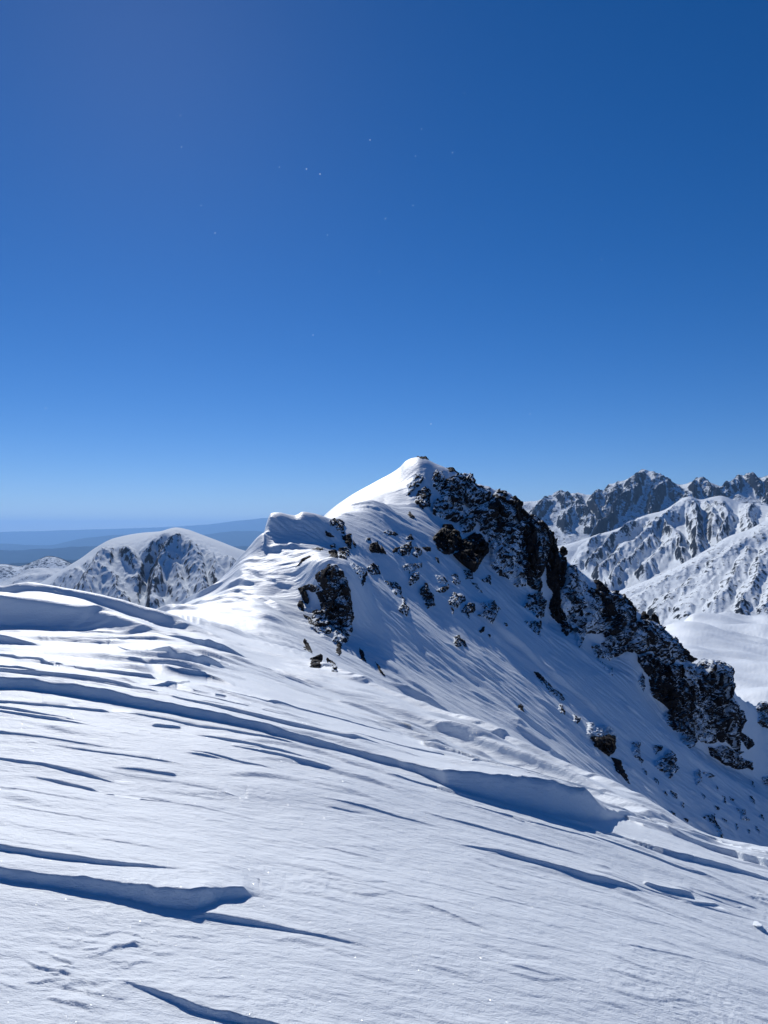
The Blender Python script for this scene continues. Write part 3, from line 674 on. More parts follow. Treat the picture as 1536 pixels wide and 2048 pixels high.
RB, RK, RM, RR = M_ROCK_BARE, M_ROCK, M_ROCK_MIX, M_ROCK_RIME
ROCKS = [
 # buttress and its neighbours
 ('rock_buttress', 'tall dark rock buttress tapering downwards in the middle of the snowy ridge', 'rock buttress', 'A', [(470,600),(540,530),(640,570),(720,610),(780,700),(800,790),(850,830),(855,980),(830,1030),(850,1130),(830,1270),(790,1290),(740,1420),(700,1450),(640,1430),(640,1250),(570,1330),(500,1310),(420,1260),(400,1170),(390,1100),(470,1100),(480,1010),(430,890),(560,830),(480,770),(455,680)], RK, .28),
 ('rock_rib', 'thin dark rock rib slanting along the lower left foot of the tall buttress', 'rock', 'A', [(270,1120),(330,1130),(400,1180),(440,1290),(560,1370),(520,1375),(430,1310),(360,1260),(310,1180)], RK, .3),
 ('rock_outcrop', 'upright dark rock left of the tall buttress, above the small pointed one', 'rock', 'A', [(215,810),(260,790),(320,860),(345,940),(320,990),(280,970),(250,880)], RB, .3),
 ('rock_outcrop', 'small pointed dark rock at the left foot of the upright rock beside the buttress', 'rock', 'A', [(205,1010),(230,950),(275,960),(282,1050),(265,1080)], RB, .3),
 ('rock_outcrop', 'low jagged dark rocks arching from the upright rock to the tall buttress', 'rock', 'A', [(280,790),(350,755),(460,790),(460,840),(370,855),(300,820)], RK, .3),
 ('rock_sliver', 'narrow dark rock sliver hanging below the tip of the tall buttress', 'rock', 'A', [(680,1460),(720,1470),(718,1560),(690,1630),(672,1600)], RB, .3),
 ('rock_outcrop', 'left of the two dark rock teeth on top of the tall buttress', 'rock', 'A', [(590,380),(640,340),(680,390),(685,470),(640,510),(590,460)], RB, .3),
 ('rock_outcrop', 'right of the two dark rock teeth on top of the tall buttress', 'rock', 'A', [(700,340),(790,320),(815,380),(790,470),(800,520),(740,545),(700,460)], RK, .3),
 ('rock_outcrop', 'tiny dark rock at the snow edge just above the two rock teeth', 'rock', 'A', [(585,290),(650,285),(650,335),(600,325)], RK, .3),
 ('rock_outcrop', 'flat dark rock under the curled snow lip left of the rock teeth', 'rock', 'A', [(370,350),(440,330),(520,330),(460,370),(420,368)], RB, .3),
 ('rock_outcrop', 'slanting dark rock in a snow hollow above and left of the buttress', 'rock', 'A', [(205,545),(260,460),(350,420),(370,435),(310,490),(240,525)], RB, .3),
 ('rock_outcrop', 'dark jagged rock on the skyline right of the snow cornice', 'rock', 'A', [(560,30),(600,-20),(690,-25),(750,20),(755,100),(760,165),(700,145),(640,95),(570,80)], RK, .3),
 ('rock_outcrop', 'dark wedge of rock directly below the skyline rock right of the cornice', 'rock', 'A', [(730,175),(835,178),(855,335),(800,312),(755,240)], RB, .3),
 ('rock_outcrop', 'snow-flecked small rocks left of the dark wedge under the skyline rock', 'rock', 'A', [(525,125),(590,150),(640,205),(560,195)], RK, .3),
 ('rock_outcrop', 'narrow rock strip right of the dark wedge under the skyline rock', 'rock', 'A', [(855,230),(890,265),(900,335),(870,310)], RK, .3),
 ('boulder', 'squarish dark boulder on open snow with a smaller one at its right side', 'boulder', 'A', [(1055,290),(1150,265),(1180,330),(1172,402),(1090,402),(1048,350)], RB, .35),
 ('boulder', 'small dark boulder leaning on the right side of the squarish boulder', 'boulder', 'A', [(1190,290),(1240,350),(1255,408),(1185,392)], RB, .35),
 ('rock_outcrop', 'low dark rocks in a snow hollow above the squarish boulder', 'rock', 'A', [(1222,142),(1260,118),(1395,158),(1385,185),(1270,190)], RK, .3),
 ('rock_outcrop', 'tiny rock in the snow just above and left of the squarish boulder', 'rock', 'A', [(1005,220),(1060,212),(1075,252),(1020,248)], RK, .3),
 ('rock_outcrop', 'dark overhanging rock right of the rock teeth above the rimed patch', 'rock', 'A', [(1015,560),(1100,518),(1175,535),(1165,600),(1185,655),(1100,645),(1030,605)], RK, .32),
 ('rock_outcrop', 'rime-white rock between the rock teeth and the dark overhanging rock', 'rock', 'A', [(840,520),(900,535),(1000,560),(1030,620),(950,700),(890,690),(860,620)], RR, .25),
 ('rock_sliver', 'narrow upright dark rock under the rime-white rock right of the buttress', 'rock', 'A', [(965,640),(1022,618),(1012,700),(972,792),(938,785),(968,700)], RB, .3),
 ('rock_outcrop', 'long dark rock slanting down right from the dark overhanging rock', 'rock', 'A', [(1235,725),(1310,725),(1445,785),(1435,885),(1370,875),(1300,795)], RK, .3),
 ('rock_outcrop', 'dark pointed rock at the lower end of the long slanting rock', 'rock', 'A', [(1440,890),(1475,975),(1515,1040),(1515,1135),(1440,1112),(1402,1060),(1430,990)], RK, .3),
 ('rock_sliver', 'thin dark rock sliver alone in the shaded snow right below the buttress', 'rock', 'A', [(940,1505),(975,1540),(1025,1685),(962,1645)], RB, .3),
 ('rock_sliver', 'thin dark rock sliver at the edge of the blue shadow below the buttress', 'rock', 'A', [(1132,1675),(1165,1710),(1245,1845),(1190,1805)], RB, .3),
 ('rock_outcrop', 'dark triangular rock on the low snow hump left below the buttress', 'rock', 'A', [(282,1540),(295,1420),(320,1445),(380,1540),(415,1600),(340,1592)], RB, .3),
 ('rock_outcrop', 'dark blocky rock just below the triangular rock on the low snow hump', 'rock', 'A', [(368,1640),(482,1602),(462,1762),(368,1732)], RB, .3),
 ('rock_outcrop', 'lowest dark rock of the low snow hump left below the buttress', 'rock', 'A', [(565,1635),(640,1690),(668,1745),(672,1795),(648,1815),(605,1795),(615,1740)], RK, .3),
 # summit
 ('rock_outcrop', 'snow-dusted rock at the right edge of the bright summit snowfield', 'rock', 'B', [(58,432),(80,340),(150,250),(200,240),(222,290),(180,340),(110,395)], RM, .3),
 ('boulder', 'rounded dark rock below the summit with snow on its upper left', 'boulder', 'B', [(142,480),(170,400),(220,350),(280,370),(298,430),(288,545),(220,555),(148,522)], RK, .35),
 ('rock_outcrop', 'dark rock closest below the summit point with a white snow cap', 'rock', 'B', [(298,270),(345,190),(410,210),(442,280),(432,350),(380,415),(340,370),(303,330)], RM, .3),
 ('cliff', 'large snow-speckled rock face under the summit, dark along its lower edge', 'cliff', 'B', [(430,260),(500,240),(590,240),(650,245),(695,330),(760,375),(830,385),(838,460),(780,525),(720,575),(650,560),(600,640),(560,690),(480,655),(400,612),(325,572),(328,500),(400,480),(380,420),(450,360)], RM, .2),
 ('rock_outcrop', 'tiny dark rock tip on the very summit of the snow ridge', 'rock', 'B', [(178,60),(250,68),(268,92),(200,84)], RB, .4),
 ('rock_outcrop', 'small dark rocks on the skyline just right of the summit', 'rock', 'B', [(445,178),(500,172),(550,215),(480,208)], RB, .4),
 ('rock_outcrop', 'snow-streaked rock between the summit face and the two huge boulders', 'rock', 'B', [(560,700),(600,650),(700,640),(725,720),(700,785),(600,800),(568,750)], RM, .3),
 ('boulder', 'huge rounded dark boulder, left of the pair below the summit face', 'boulder', 'B', [(360,800),(420,740),(500,728),(560,780),(584,850),(562,950),(500,1000),(420,992),(350,972),(332,880)], RB, .4),
 ('boulder', 'hugest rounded dark boulder, right of the pair below the summit face', 'boulder', 'B', [(600,860),(700,810),(800,830),(850,900),(874,970),(822,1050),(760,1110),(700,1162),(620,1122),(540,1092),(496,1020),(560,960)], RB, .36),
 ('cliff', 'broken dark rock face on the skyline right of the summit face', 'cliff', 'B', [(880,460),(925,378),(1010,395),(1025,450),(1130,505),(1165,600),(1200,640),(1212,720),(1172,830),(1160,905),(1090,905),(1040,900),(980,800),(900,780),(850,720),(800,790),(725,745),(728,620),(760,550),(860,530)], RK, .24),
 ('cliff', 'rime-white rock wall right of the hugest boulder', 'cliff', 'B', [(850,770),(900,780),(980,800),(1040,900),(1090,905),(1140,960),(1130,1100),(1190,1180),(1240,1310),(1140,1290),(1080,1260),(1000,1200),(900,1150),(882,1050),(876,950)], RR, .18),
 ('cliff', 'tall dark snow-veined rock wall left of the deep black cleft', 'cliff', 'B', [(1180,720),(1240,625),(1400,695),(1455,790),(1462,900),(1405,1000),(1400,1150),(1370,1250),(1340,1375),(1250,1322),(1195,1200),(1130,1100),(1130,960),(1170,900)], RK, .26),
 ('rock_outcrop', 'snow-mottled rocks below the tall snow-veined wall', 'rock', 'B', [(1240,1375),(1380,1380),(1392,1480),(1382,1605),(1290,1605),(1260,1545),(1205,1505),(1155,1525),(1200,1440)], RM, .3),
 ('rock_outcrop', 'dark wedge-shaped rock pointing down under the snow-mottled rocks', 'rock', 'B', [(1196,1640),(1345,1635),(1356,1788),(1290,1755),(1230,1692)], RK, .3),
 # middle slope
 ('rock_outcrop', 'dark snow-topped rock on the bright crest left of the huge boulders', 'rock', 'B', [(0,930),(60,890),(112,875),(118,950),(80,1025),(20,1015),(-10,980)], RK, .32),
 ('rock_outcrop', 'small dark rock standing on top of the snow-topped rock left of the huge boulders', 'rock', 'B', [(55,845),(105,805),(125,858),(70,868)], RK, .3),
 ('boulder', 'dark oval rock left of the snow-topped rock on the bright crest', 'boulder', 'B', [(-75,975),(-40,935),(-5,930),(-20,975),(-60,992)], RB, .35),
 ('rock_outcrop', 'snow-flecked rocks right below the snow-topped rock', 'rock', 'B', [(130,940),(175,930),(215,1000),(160,1038),(110,1020)], RM, .3),
 ('rock_outcrop', 'flat dark rock half buried left of the huge boulders', 'rock', 'B', [(218,925),(305,940),(295,978),(230,958)], RB, .3),
 ('boulder', 'lone dark boulder in the smooth snow below the summit snowfield', 'boulder', 'B', [(68,622),(100,592),(138,652),(120,670)], RB, .35),
 ('rock_outcrop', 'wide low dark rock under the bright crest in the middle of the slope', 'rock', 'B', [(15,1110),(100,1085),(205,1082),(205,1125),(90,1165),(28,1145)], RM, .3),
 ('rock_outcrop', 'broken rocks just below the wide low rock', 'rock', 'B', [(90,1182),(185,1175),(185,1240),(100,1315),(78,1270)], RM, .3),
 ('boulder', 'dark boulder with a snow apron below the broken rocks', 'boulder', 'B', [(205,1290),(240,1270),(300,1360),(355,1480),(270,1520),(230,1450),(195,1370)], RK, .33),
 ('rock_outcrop', 'slanting dark rock in the blue hollow right of the apron boulder', 'rock', 'B', [(325,1360),(400,1318),(465,1285),(455,1352),(370,1375)], RK, .3),
 ('boulder', 'rock with a bright sunlit snow cap above the row of boulders', 'boulder', 'B', [(478,1430),(508,1368),(590,1385),(625,1440),(540,1515),(478,1485)], RM, .33),
 ('boulder', 'brown boulder between the sunlit capped rock and the large mottled one', 'boulder', 'B', [(578,1540),(650,1458),(725,1488),(702,1562),(650,1586)], RK, .33),
 ('boulder', 'large snow-mottled boulder at the right end of the boulder row', 'boulder', 'B', [(758,1480),(800,1445),(900,1445),(955,1500),(935,1590),(885,1675),(800,1625),(745,1582),(800,1540)], RM, .33),
 ('rock_outcrop', 'snow-flecked rocks below the pair of huge boulders', 'rock', 'B', [(475,1200),(560,1185),(585,1295),(520,1275)], RM, .3),
 ('rock_outcrop', 'small dark rocks under the right edge of the hugest boulder', 'rock', 'B', [(778,1242),(865,1205),(868,1285),(820,1275)], RK, .3),
 ('rock_outcrop', 'dark rock touching the bottom tip of the hugest boulder', 'rock', 'B', [(612,1150),(695,1165),(698,1235),(620,1238)], RK, .3),
 ('rock_outcrop', 'thin string of rocks slanting down from the hugest boulder', 'rock', 'B', [(672,1255),(740,1275),(800,1375),(750,1360)], RM, .3),
 ('rock_outcrop', 'dark clump of rock alone on the sunlit streaked slope', 'rock', 'B', [(508,1810),(565,1770),(612,1830),(640,1895),(600,1880),(530,1895)], RK, .33),
 ('rock_outcrop', 'small dark rock between the boulder row and the lone clump', 'rock', 'B', [(755,1732),(815,1695),(805,1755),(770,1760)], RB, .3),
 ('rock_outcrop', 'snow-streaked rocks high on the slope left of the flat half-buried rock', 'rock', 'B', [(340,1210),(400,1200),(440,1280),(380,1290)], RR, .3),
 # right-hand cliff
 ('rock_pillar', 'long black rock pillar beside the deep cleft of the cliff', 'cliff', 'C', [(205,60),(270,40),(315,130),(335,200),(425,215),(435,300),(400,420),(375,520),(340,640),(350,800),(400,880),(430,970),(495,1050),(435,1115),(375,1065),(385,980),(330,960),(265,880),(250,760),(265,620),(240,520),(198,430),(188,300),(200,200)], RB, .26),
 ('rock_pinnacle', 'small round rock knob standing up on the ridge line', 'rock', 'C', [(365,165),(370,110),(395,82),(430,90),(442,130),(425,165),(395,180),(390,215),(365,215)], RB, .35),
 ('cliff', 'broad rime-white rock wall right of the long black pillar', 'cliff', 'C', [(420,420),(460,300),(560,330),(640,600),(700,640),(830,700),(850,900),(890,1060),(760,1100),(650,1100),(600,1260),(535,1170),(490,1080),(490,1000),(390,860),(345,700),(370,540)], RR, .16),
 ('rock_outcrop', 'smooth brown rock under the snow edge of the ridge line', 'rock', 'C', [(748,462),(850,495),(945,600),(955,645),(880,648),(768,592)], RB, .28),
 ('cliff', 'jumbled dark rock face below the smooth brown rock', 'cliff', 'C', [(640,640),(740,595),(880,645),(960,620),(1050,655),(1150,740),(1225,850),(1245,960),(1275,1040),(1200,1135),(1120,1245),(1050,1185),(1000,1115),(900,1115),(885,1000),(830,900),(828,760),(700,692)], RK, .24),
 ('cliff', 'snow-plastered rocks hanging below the jumbled dark face', 'cliff', 'C', [(738,1260),(860,1238),(900,1120),(1040,1130),(1070,1250),(1165,1282),(1050,1345),(965,1385),(940,1445),(888,1395),(780,1335)], RM, .2),
 ('rock_outcrop', 'dark rock tip pointing down at the lowest end of the plastered rocks', 'rock', 'C', [(815,1405),(865,1440),(900,1520),(972,1505),(976,1625),(930,1580),(860,1490)], RM, .3),
 ('rock_pinnacle', 'left of two dark pointed pinnacles on the descending ridge line', 'rock', 'C', [(1290,1010),(1300,950),(1345,845),(1385,880),(1425,950),(1405,1025),(1300,1020)], RB, .3),
 ('rock_pinnacle', 'right of two dark pointed pinnacles on the descending ridge line', 'rock', 'C', [(1410,1020),(1430,960),(1475,875),(1520,950),(1560,1040),(1500,1060),(1420,1050)], RB, .3),
 ('cliff', 'dark and white rock face beneath the two pinnacles', 'cliff', 'D', [(0,250),(40,180),(110,175),(180,185),(240,230),(330,285),(402,345),(405,430),(362,525),(300,545),(240,505),(222,420),(160,405),(60,405),(0,415),(-40,330)], RM, .22),
 ('rock_buttress', 'black slab-like buttress reaching lowest on the left of the end cliff', 'rock buttress', 'D', [(78,470),(160,445),(230,470),(300,560),(400,560),(422,660),(492,715),(512,800),(502,900),(500,1000),(514,1198),(440,1145),(380,1065),(328,1035),(276,965),(318,900),(240,812),(180,762),(158,640),(108,572)], RK, .24),
 ('rock_sliver', 'thin snowy rock sliver left of the black slab-like buttress', 'rock', 'D', [(66,640),(110,598),(124,690),(112,750),(78,700)], RM, .3),
 ('rock_pinnacle', 'slim leaning pinnacle just left of the end cliff top', 'rock', 'D', [(390,450),(402,385),(420,352),(460,415),(545,488),(490,505),(405,505)], RK, .3),
 ('rock_buttress', 'tall square-topped buttress at the right end of the cliff', 'rock buttress', 'D', [(595,500),(630,465),(740,508),(795,560),(832,680),(838,800),(855,900),(845,1050),(902,1150),(902,1255),(830,1185),(740,1165),(680,1085),(620,1000),(600,880),(558,760),(538,600),(560,540)], RM, .26),
 ('cliff', 'rime-covered strip between the black slab and the square-topped buttress', 'cliff', 'D', [(420,560),(530,520),(545,620),(565,780),(600,900),(640,1050),(700,1160),(640,1180),(590,1150),(520,1165),(512,900),(500,720)], RR, .12),
 ('rock_outcrop', 'mottled rubble at the foot of the square-topped buttress', 'rock', 'D', [(635,1200),(740,1185),(860,1250),(960,1310),(1005,1325),(1005,1420),(960,1390),(860,1375),(760,1338),(680,1285)], RM, .25),
 ('rock_outcrop', 'dark rocks stepping down behind the right side of the square-topped buttress', 'rock', 'D', [(855,890),(932,905),(938,1000),(910,1090),(1005,1140),(1015,1182),(960,1215),(900,1155),(858,1040)], RK, .3),
 ('rock_outcrop', 'snow-streaked dark rock at the right picture edge above the valley snow', 'rock', 'D', [(1025,870),(1060,838),(1140,832),(1160,920),(1125,1060),(1050,1005)], RM, .3),
 ('rock_outcrop', 'dark rocks at the right picture edge below the end cliff', 'rock', 'D', [(1085,1450),(1150,1440),(1160,1540),(1085,1510)], RM, .3),
 # snow-capped block and lower right slope
 ('boulder', 'dark block under a thick white snow cap on the lower ridge crest', 'boulder', 'E', [(672,478),(700,455),(800,458),(808,520),(770,565),(738,545),(700,512)], RB, .4),
 ('rock_sliver', 'reddish brown rock sliver below the snow-capped block', 'rock', 'E', [(778,575),(820,580),(852,640),(862,695),(825,662),(795,625)], RB, .3),
 ('rock_outcrop', 'dark pointed rock just up the crest from the snow-capped block', 'rock', 'E', [(590,358),(628,378),(622,408),(595,398)], RK, .3),
 ('rock_outcrop', 'small dark rock in the snow, second up the crest from the capped block', 'rock', 'E', [(524,318),(542,312),(556,355),(532,358)], RK, .3),
 ('rock_outcrop', 'string of dark rocks along the shaded crest far up from the capped block', 'rock', 'E', [(400,150),(430,165),(490,220),(545,275),(535,290),(470,235),(410,180)], RK, .3),
 ('rock_outcrop', 'tiny dark rock alone on the streaked snow left of the capped block', 'rock', 'E', [(330,312),(345,312),(360,345),(345,350)], RB, .3),
 ('rock_outcrop', 'jagged dark rock in blue shade right of the snow-capped block', 'rock', 'D', [(188,1300),(250,1285),(320,1225),(375,1300),(385,1380),(320,1465),(280,1432),(205,1362)], RM, .3),
 ('rock_outcrop', 'snow-streaked rocks between the capped block and the jagged shaded rock', 'rock', 'D', [(0,1165),(80,1165),(85,1305),(30,1285)], RM, .3),
 ('rock_outcrop', 'two small dark rocks above the jagged shaded rock', 'rock', 'D', [(175,1200),(255,1190),(260,1225),(212,1258)], RK, .3),
 ('rock_outcrop', 'small rimed rock right of the jagged shaded rock', 'rock', 'D', [(515,1400),(560,1385),(588,1490),(540,1518)], RM, .3),
 ('rock_outcrop', 'low flat rock right of the small rimed rock', 'rock', 'D', [(590,1398),(650,1415),(700,1440),(640,1455)], RM, .3),
 ('rock_outcrop', 'long broken dark rock at the bottom of the shaded slope, nearest the foreground', 'rock', 'D', [(585,1790),(680,1748),(715,1830),(775,1975),(735,1945),(660,1830)], RK, .3),
 ('rock_outcrop', 'dark slanting rock far right on the shaded slope', 'rock', 'D', [(872,1690),(930,1712),(980,1828),(915,1795)], RM, .3),
 ('rock_outcrop', 'small dark rock between the jagged shaded rock and the long broken one', 'rock', 'D', [(335,1555),(385,1595),(382,1625),(345,1612)], RK, .3),
]
for k, (nm, lab, cat, fr_, pts, mt, rel) in enumerate(ROCKS):
    rock(nm, lab, cat, fr_, pts, mt, rel, seed=100 + k * 7)

# snow cap lying on the dark block
rock('snow_mound', 'thick white snow cap lying on the dark block of the lower crest', 'snow cap', 'E', [(655,400),(680,395),(700,425),(740,408),(780,425),(800,455),(806,478),(760,470),(690,482),(668,460),(660,430)], M_CAP, .5, seed=991, smooth=True)
# small rock tips scattered over the shaded slope
rng = random.Random(5)
tips = [
 (1290, 1545, 'small dark rock tip left of the jagged shaded rock, level with its base'), (1280, 1520, 'small dark rock tip left of the jagged shaded rock, level with its middle'),
 (1312, 1562, 'small dark rock tip just under the jagged shaded rock'), (1330, 1588, 'second small rock tip straight down from the jagged shaded rock'),
 (1345, 1628, 'small rock tip low in the shade beside the bright snow edge, left of its twin'), (1372, 1640, 'small rock tip left of the long broken dark rock, near the bright snow edge'),
 (1364, 1610, 'small rock tip midway between the jagged shaded rock and the long broken one'), (1405, 1592, 'small rock tip below the small rimed rock'),
 (1434, 1575, 'small rock tip just below the low flat rock'), (1448, 1600, 'second small rock tip below the low flat rock'), (1434, 1617, 'small rock tip right above the long broken dark rock'),
 (1448, 1640, 'small rock tip touching the right side of the long broken dark rock'), (1462, 1598, 'small rock tip up and left of the dark slanting rock'), (1473, 1655, 'small rock tip down and left of the dark slanting rock'),
 (1497, 1662, 'small rock tip under the lower end of the dark slanting rock'), (1504, 1600, 'small rock tip up and right of the dark slanting rock'), (1514, 1660, 'small rock tip lowest at the right picture edge'),
 (1524, 1635, 'small rock tip at the right picture edge, right of the dark slanting rock'), (1505, 1570, 'small rock tip highest on the shaded slope near the right picture edge'),
 (1240, 1255, 'lone small rock tip in the smooth shade under the rime-white wall'), (925, 1195, 'small rock tip right of the mottled boulder row, upper one'), (1012, 1250, 'lone small rock tip right of the large mottled boulder'),
 (978, 1272, 'small rock tip below and right of the large mottled boulder'), (936, 1232, 'small rock tip just below the brown boulder of the row'), (905, 1222, 'small rock tip below the sunlit capped rock'),
 (890, 1160, 'small rock tip left of the blue hollow above the apron boulder'), (875, 1120, 'small rock tip between the wide low rock and the huge boulders'), (908, 1165, 'small rock tip in the blue hollow above the capped rock')]
for k, (a, b, lab) in enumerate(tips):
    w = rng.uniform(2.5, 6); h = rng.uniform(4, 9)
    pts = [(a - w, b - h), (a + w * .2, b - h * .8), (a + w, b + h * .3), (a + w * .7, b + h), (a - w * .4, b + h * .2)]
    rock('rock_tip', lab, 'rock', 'P', pts, RK, .35, seed=700 + k * 5)

# a lump of snow on the near slope
rock('snow_lump', 'small lump of hard snow lying alone at the right edge of the near slope', 'snow lump', 'P', [(1507, 1847), (1511, 1844), (1515, 1847), (1515, 1851), (1511, 1852), (1507, 1850)], M_CAP, .5, seed=993, smooth=True)

# ------------------------------------------------------------------ mountains beyond
def far_mountain(name, label, cat, curves, rows, px0, px1, step, amp, mat, noisefn, kind='structure', flat_top=0):
    Uf = np.arange(px0, px1 + step, step)
    def lastd(c, rev=False): return next(k[2] for k in (c if rev else c[::-1]) if k[2] is not None)
    if px1 >= 1590:          # the ranges go on outside the picture
        curves = [c + [(max(2700, c[-1][0] + 300), c[-1][1] + 12, lastd(c))] for c in curves]
        Uf = np.concatenate([Uf, Uf[-1] + np.geomspace(3, 1000, 60)])
    if px0 <= -80:
        curves = [[(min(-1500, c[0][0] - 300), c[0][1] + 30, lastd(c, True))] + c for c in curves]
        Uf = np.concatenate([Uf[0] - np.geomspace(3, 1200, 60)[::-1], Uf])
    v, py, d = loft(curves, rows, Uf)
    Pm = unproject(np.broadcast_to(Uf, py.shape), py, d)
    Pm[..., 2] += noisefn(Pm[..., 0], Pm[..., 1], Pm[..., 2], v[:, None] * np.ones_like(py), Uf[None, :] * np.ones_like(py)) * amp
    z = Pm[..., 2]; zb = z.copy()
    for _ in range(8):
        q = np.pad(zb, 1, mode='edge'); zb = (q[:-2, 1:-1] + q[2:, 1:-1] + q[1:-1, :-2] + q[1:-1, 2:]) / 4
    rc = zb - z; rc = rc / (np.percentile(np.abs(rc), 80) + 1e-6)
    o = link_mesh(name, Pm, grid_quads(*py.shape), mat, attrs={'recess': np.clip(rc, -2, 2)})
    return tag(o, label, None, None, kind)

def mountain_material(name, cover, sc, steep=1.0, rock=(0.013, 0.016, 0.023), rock2=(0.036, 0.041, 0.050)):
    m, nt, out = nodes_of(name)
    tc = nt.nodes.new('ShaderNodeTexCoord').outputs['Object']
    geo = nt.nodes.new('ShaderNodeNewGeometry')
    sep = nt.nodes.new('ShaderNodeSeparateXYZ'); nt.links.new(geo.outputs['Normal'], sep.inputs[0])
    n1 = tex_noise(nt, mapping(nt, tc, (sc, sc, sc * .6)), 1.0, 8, 0.6, 0.3)
    n2 = tex_noise(nt, mapping(nt, tc, (sc, sc, sc * .5)), 8.0, 8, 0.75, 0.4)
    s = math_node(nt, 'ADD', math_node(nt, 'MULTIPLY', sep.outputs['Z'], 0.75 * steep), math_node(nt, 'ADD', math_node(nt, 'MULTIPLY', n1, 0.30), math_node(nt, 'MULTIPLY', n2, 1.35)))
    at = nt.nodes.new('ShaderNodeAttribute'); at.attribute_name = 'recess'
    s = math_node(nt, 'ADD', s, math_node(nt, 'MULTIPLY', at.outputs['Fac'], 0.09))
    mask = math_node(nt, 'DIVIDE', math_node(nt, 'SUBTRACT', s, 0.75 * steep + 0.80 - cover), 0.08, clamp=True)
    rc = nt.nodes.new('ShaderNodeMix'); rc.data_type = 'RGBA'
    rc.inputs['A'].default_value = (*rock, 1); rc.inputs['B'].default_value = (*rock2, 1)
    nt.links.new(n2, rc.inputs['Factor'])
    cm = nt.nodes.new('ShaderNodeMix'); cm.data_type = 'RGBA'
    nt.links.new(mask, cm.inputs['Factor']); nt.links.new(rc.outputs['Result'], cm.inputs['A']); cm.inputs['B'].default_value = SNOW
    p = nt.nodes.new('ShaderNodeBsdfPrincipled'); nt.links.new(cm.outputs['Result'], p.inputs['Base Color'])
    p.inputs['Roughness'].default_value = 0.9; p.inputs['Specular IOR Level'].default_value = 0.0
    b = nt.nodes.new('ShaderNodeBump'); b.inputs['Strength'].default_value = 0.7; b.inputs['Distance'].default_value = 2.5 / sc / 100
    nt.links.new(n2, b.inputs['Height']); nt.links.new(b.outputs[0], p.inputs['Normal'])
    nt.links.new(p.outputs[0], out.inputs[0])
    return m

M_PEAK = mountain_material('far_peak_rock_and_snow', 0.18, 0.006, 1.0)
M_MIDR = mountain_material('middle_range_rock_and_snow', 0.30, 0.008, 1.0)
M_NEARR = mountain_material('snowy_spur', 0.24, 0.010, 1.0)
M_LEFT = mountain_material('left_mountain_rock_and_snow', 0.33, 0.014, 0.8, (0.05, 0.052, 0.058), (0.12, 0.115, 0.112))
M_VALLEY = snow_material('valley_snow', [((1, 1, 1), 0.02, 2.0), ((1, 1, 1), 0.1, 0.3)])
def plain(name, a, b, sc):
    m, nt, out = nodes_of(name)
    tc = nt.nodes.new('ShaderNodeTexCoord').outputs['Object']
    mx = nt.nodes.new('ShaderNodeMix'); mx.data_type = 'RGBA'
    nt.links.new(tex_noise(nt, tc, sc, 7, 0.6), mx.inputs['Factor'])
    mx.inputs['A'].default_value = (*a, 1); mx.inputs['B'].default_value = (*b, 1)
    p = nt.nodes.new('ShaderNodeBsdfPrincipled'); p.inputs['Roughness'].default_value = 1.0; p.inputs['Specular IOR Level'].default_value = 0.0
    nt.links.new(mx.outputs['Result'], p.inputs['Base Color']); nt.links.new(p.outputs[0], out.inputs[0])
    return m
M_HILL = plain('forested_hills', (0.006, 0.010, 0.009), (0.016, 0.020, 0.016), 0.0006)
M_GROUND = plain('lowland', (0.008, 0.012, 0.010), (0.020, 0.022, 0.018), 0.0003)

def rot_noise(ang, L, W, seed, octv=5):
    ca, sa = math.cos(ang), math.sin(ang)
    def f(x, y, z, v, u):
        s = x * ca + y * sa; t = -x * sa + y * ca
        wx = 0.35 * fbm2(x / L, y / L, 2, seed + 900)
        return ridged2(s / L + wx, t / W + wx, octv, seed) - 0.45
    return f

def spur_lines(lines, w):
    def f(u, py):
        r = np.zeros_like(u)
        for (pts, h) in lines:
            d = np.full(u.shape, 1e9)
            for (x1, y1), (x2, y2) in zip(pts[:-1], pts[1:]):
                ex, ey = x2 - x1, y2 - y1
                t = np.clip(((u - x1) * ex + (py - y1) * ey) / (ex * ex + ey * ey), 0, 1)
                d = np.minimum(d, np.hypot(u - x1 - t * ex, py - y1 - t * ey))
            r = np.maximum(r, h * np.clip(1 - d / w, 0, 1))
        return r
    return f
def ribbed(lines, w, h, seed, rough, roughW, fade, broad=0):
    f = spur_lines(lines, w)
    def g(x, y, z, v, u):
        py = CY - z / y * F
        j1 = 9 * noise2(u / 38, py / 38, seed) + 3.5 * noise2(u / 11, py / 11, seed + 1)
        j2 = 9 * noise2(u / 38, py / 38, seed + 2) + 3.5 * noise2(u / 11, py / 11, seed + 3)
        w_ = sstep(0, .5, v) * (1 - sstep(fade - .55, fade, v))
        rib = f(u + j1, py + j2)
        rgh = ridged2((x - .5 * y) / roughW, (y * .5 + x) / (roughW * 2.2), 5, seed + 4, .55) - .4
        side = ridged2((x + .25 * y) / (roughW * 2.4), (y - .25 * x) / (roughW * 7), 4, seed + 9) - .45
        top_ = 1 - .55 * sstep(fade - .4, fade + .15, v)
        rgh = rgh * top_
        return w_ * h * rib + rough * rgh * (.25 + .75 * np.clip(rib * 1.5, 0, 1)) + broad * side * (.3 + .7 * w_)
    return g
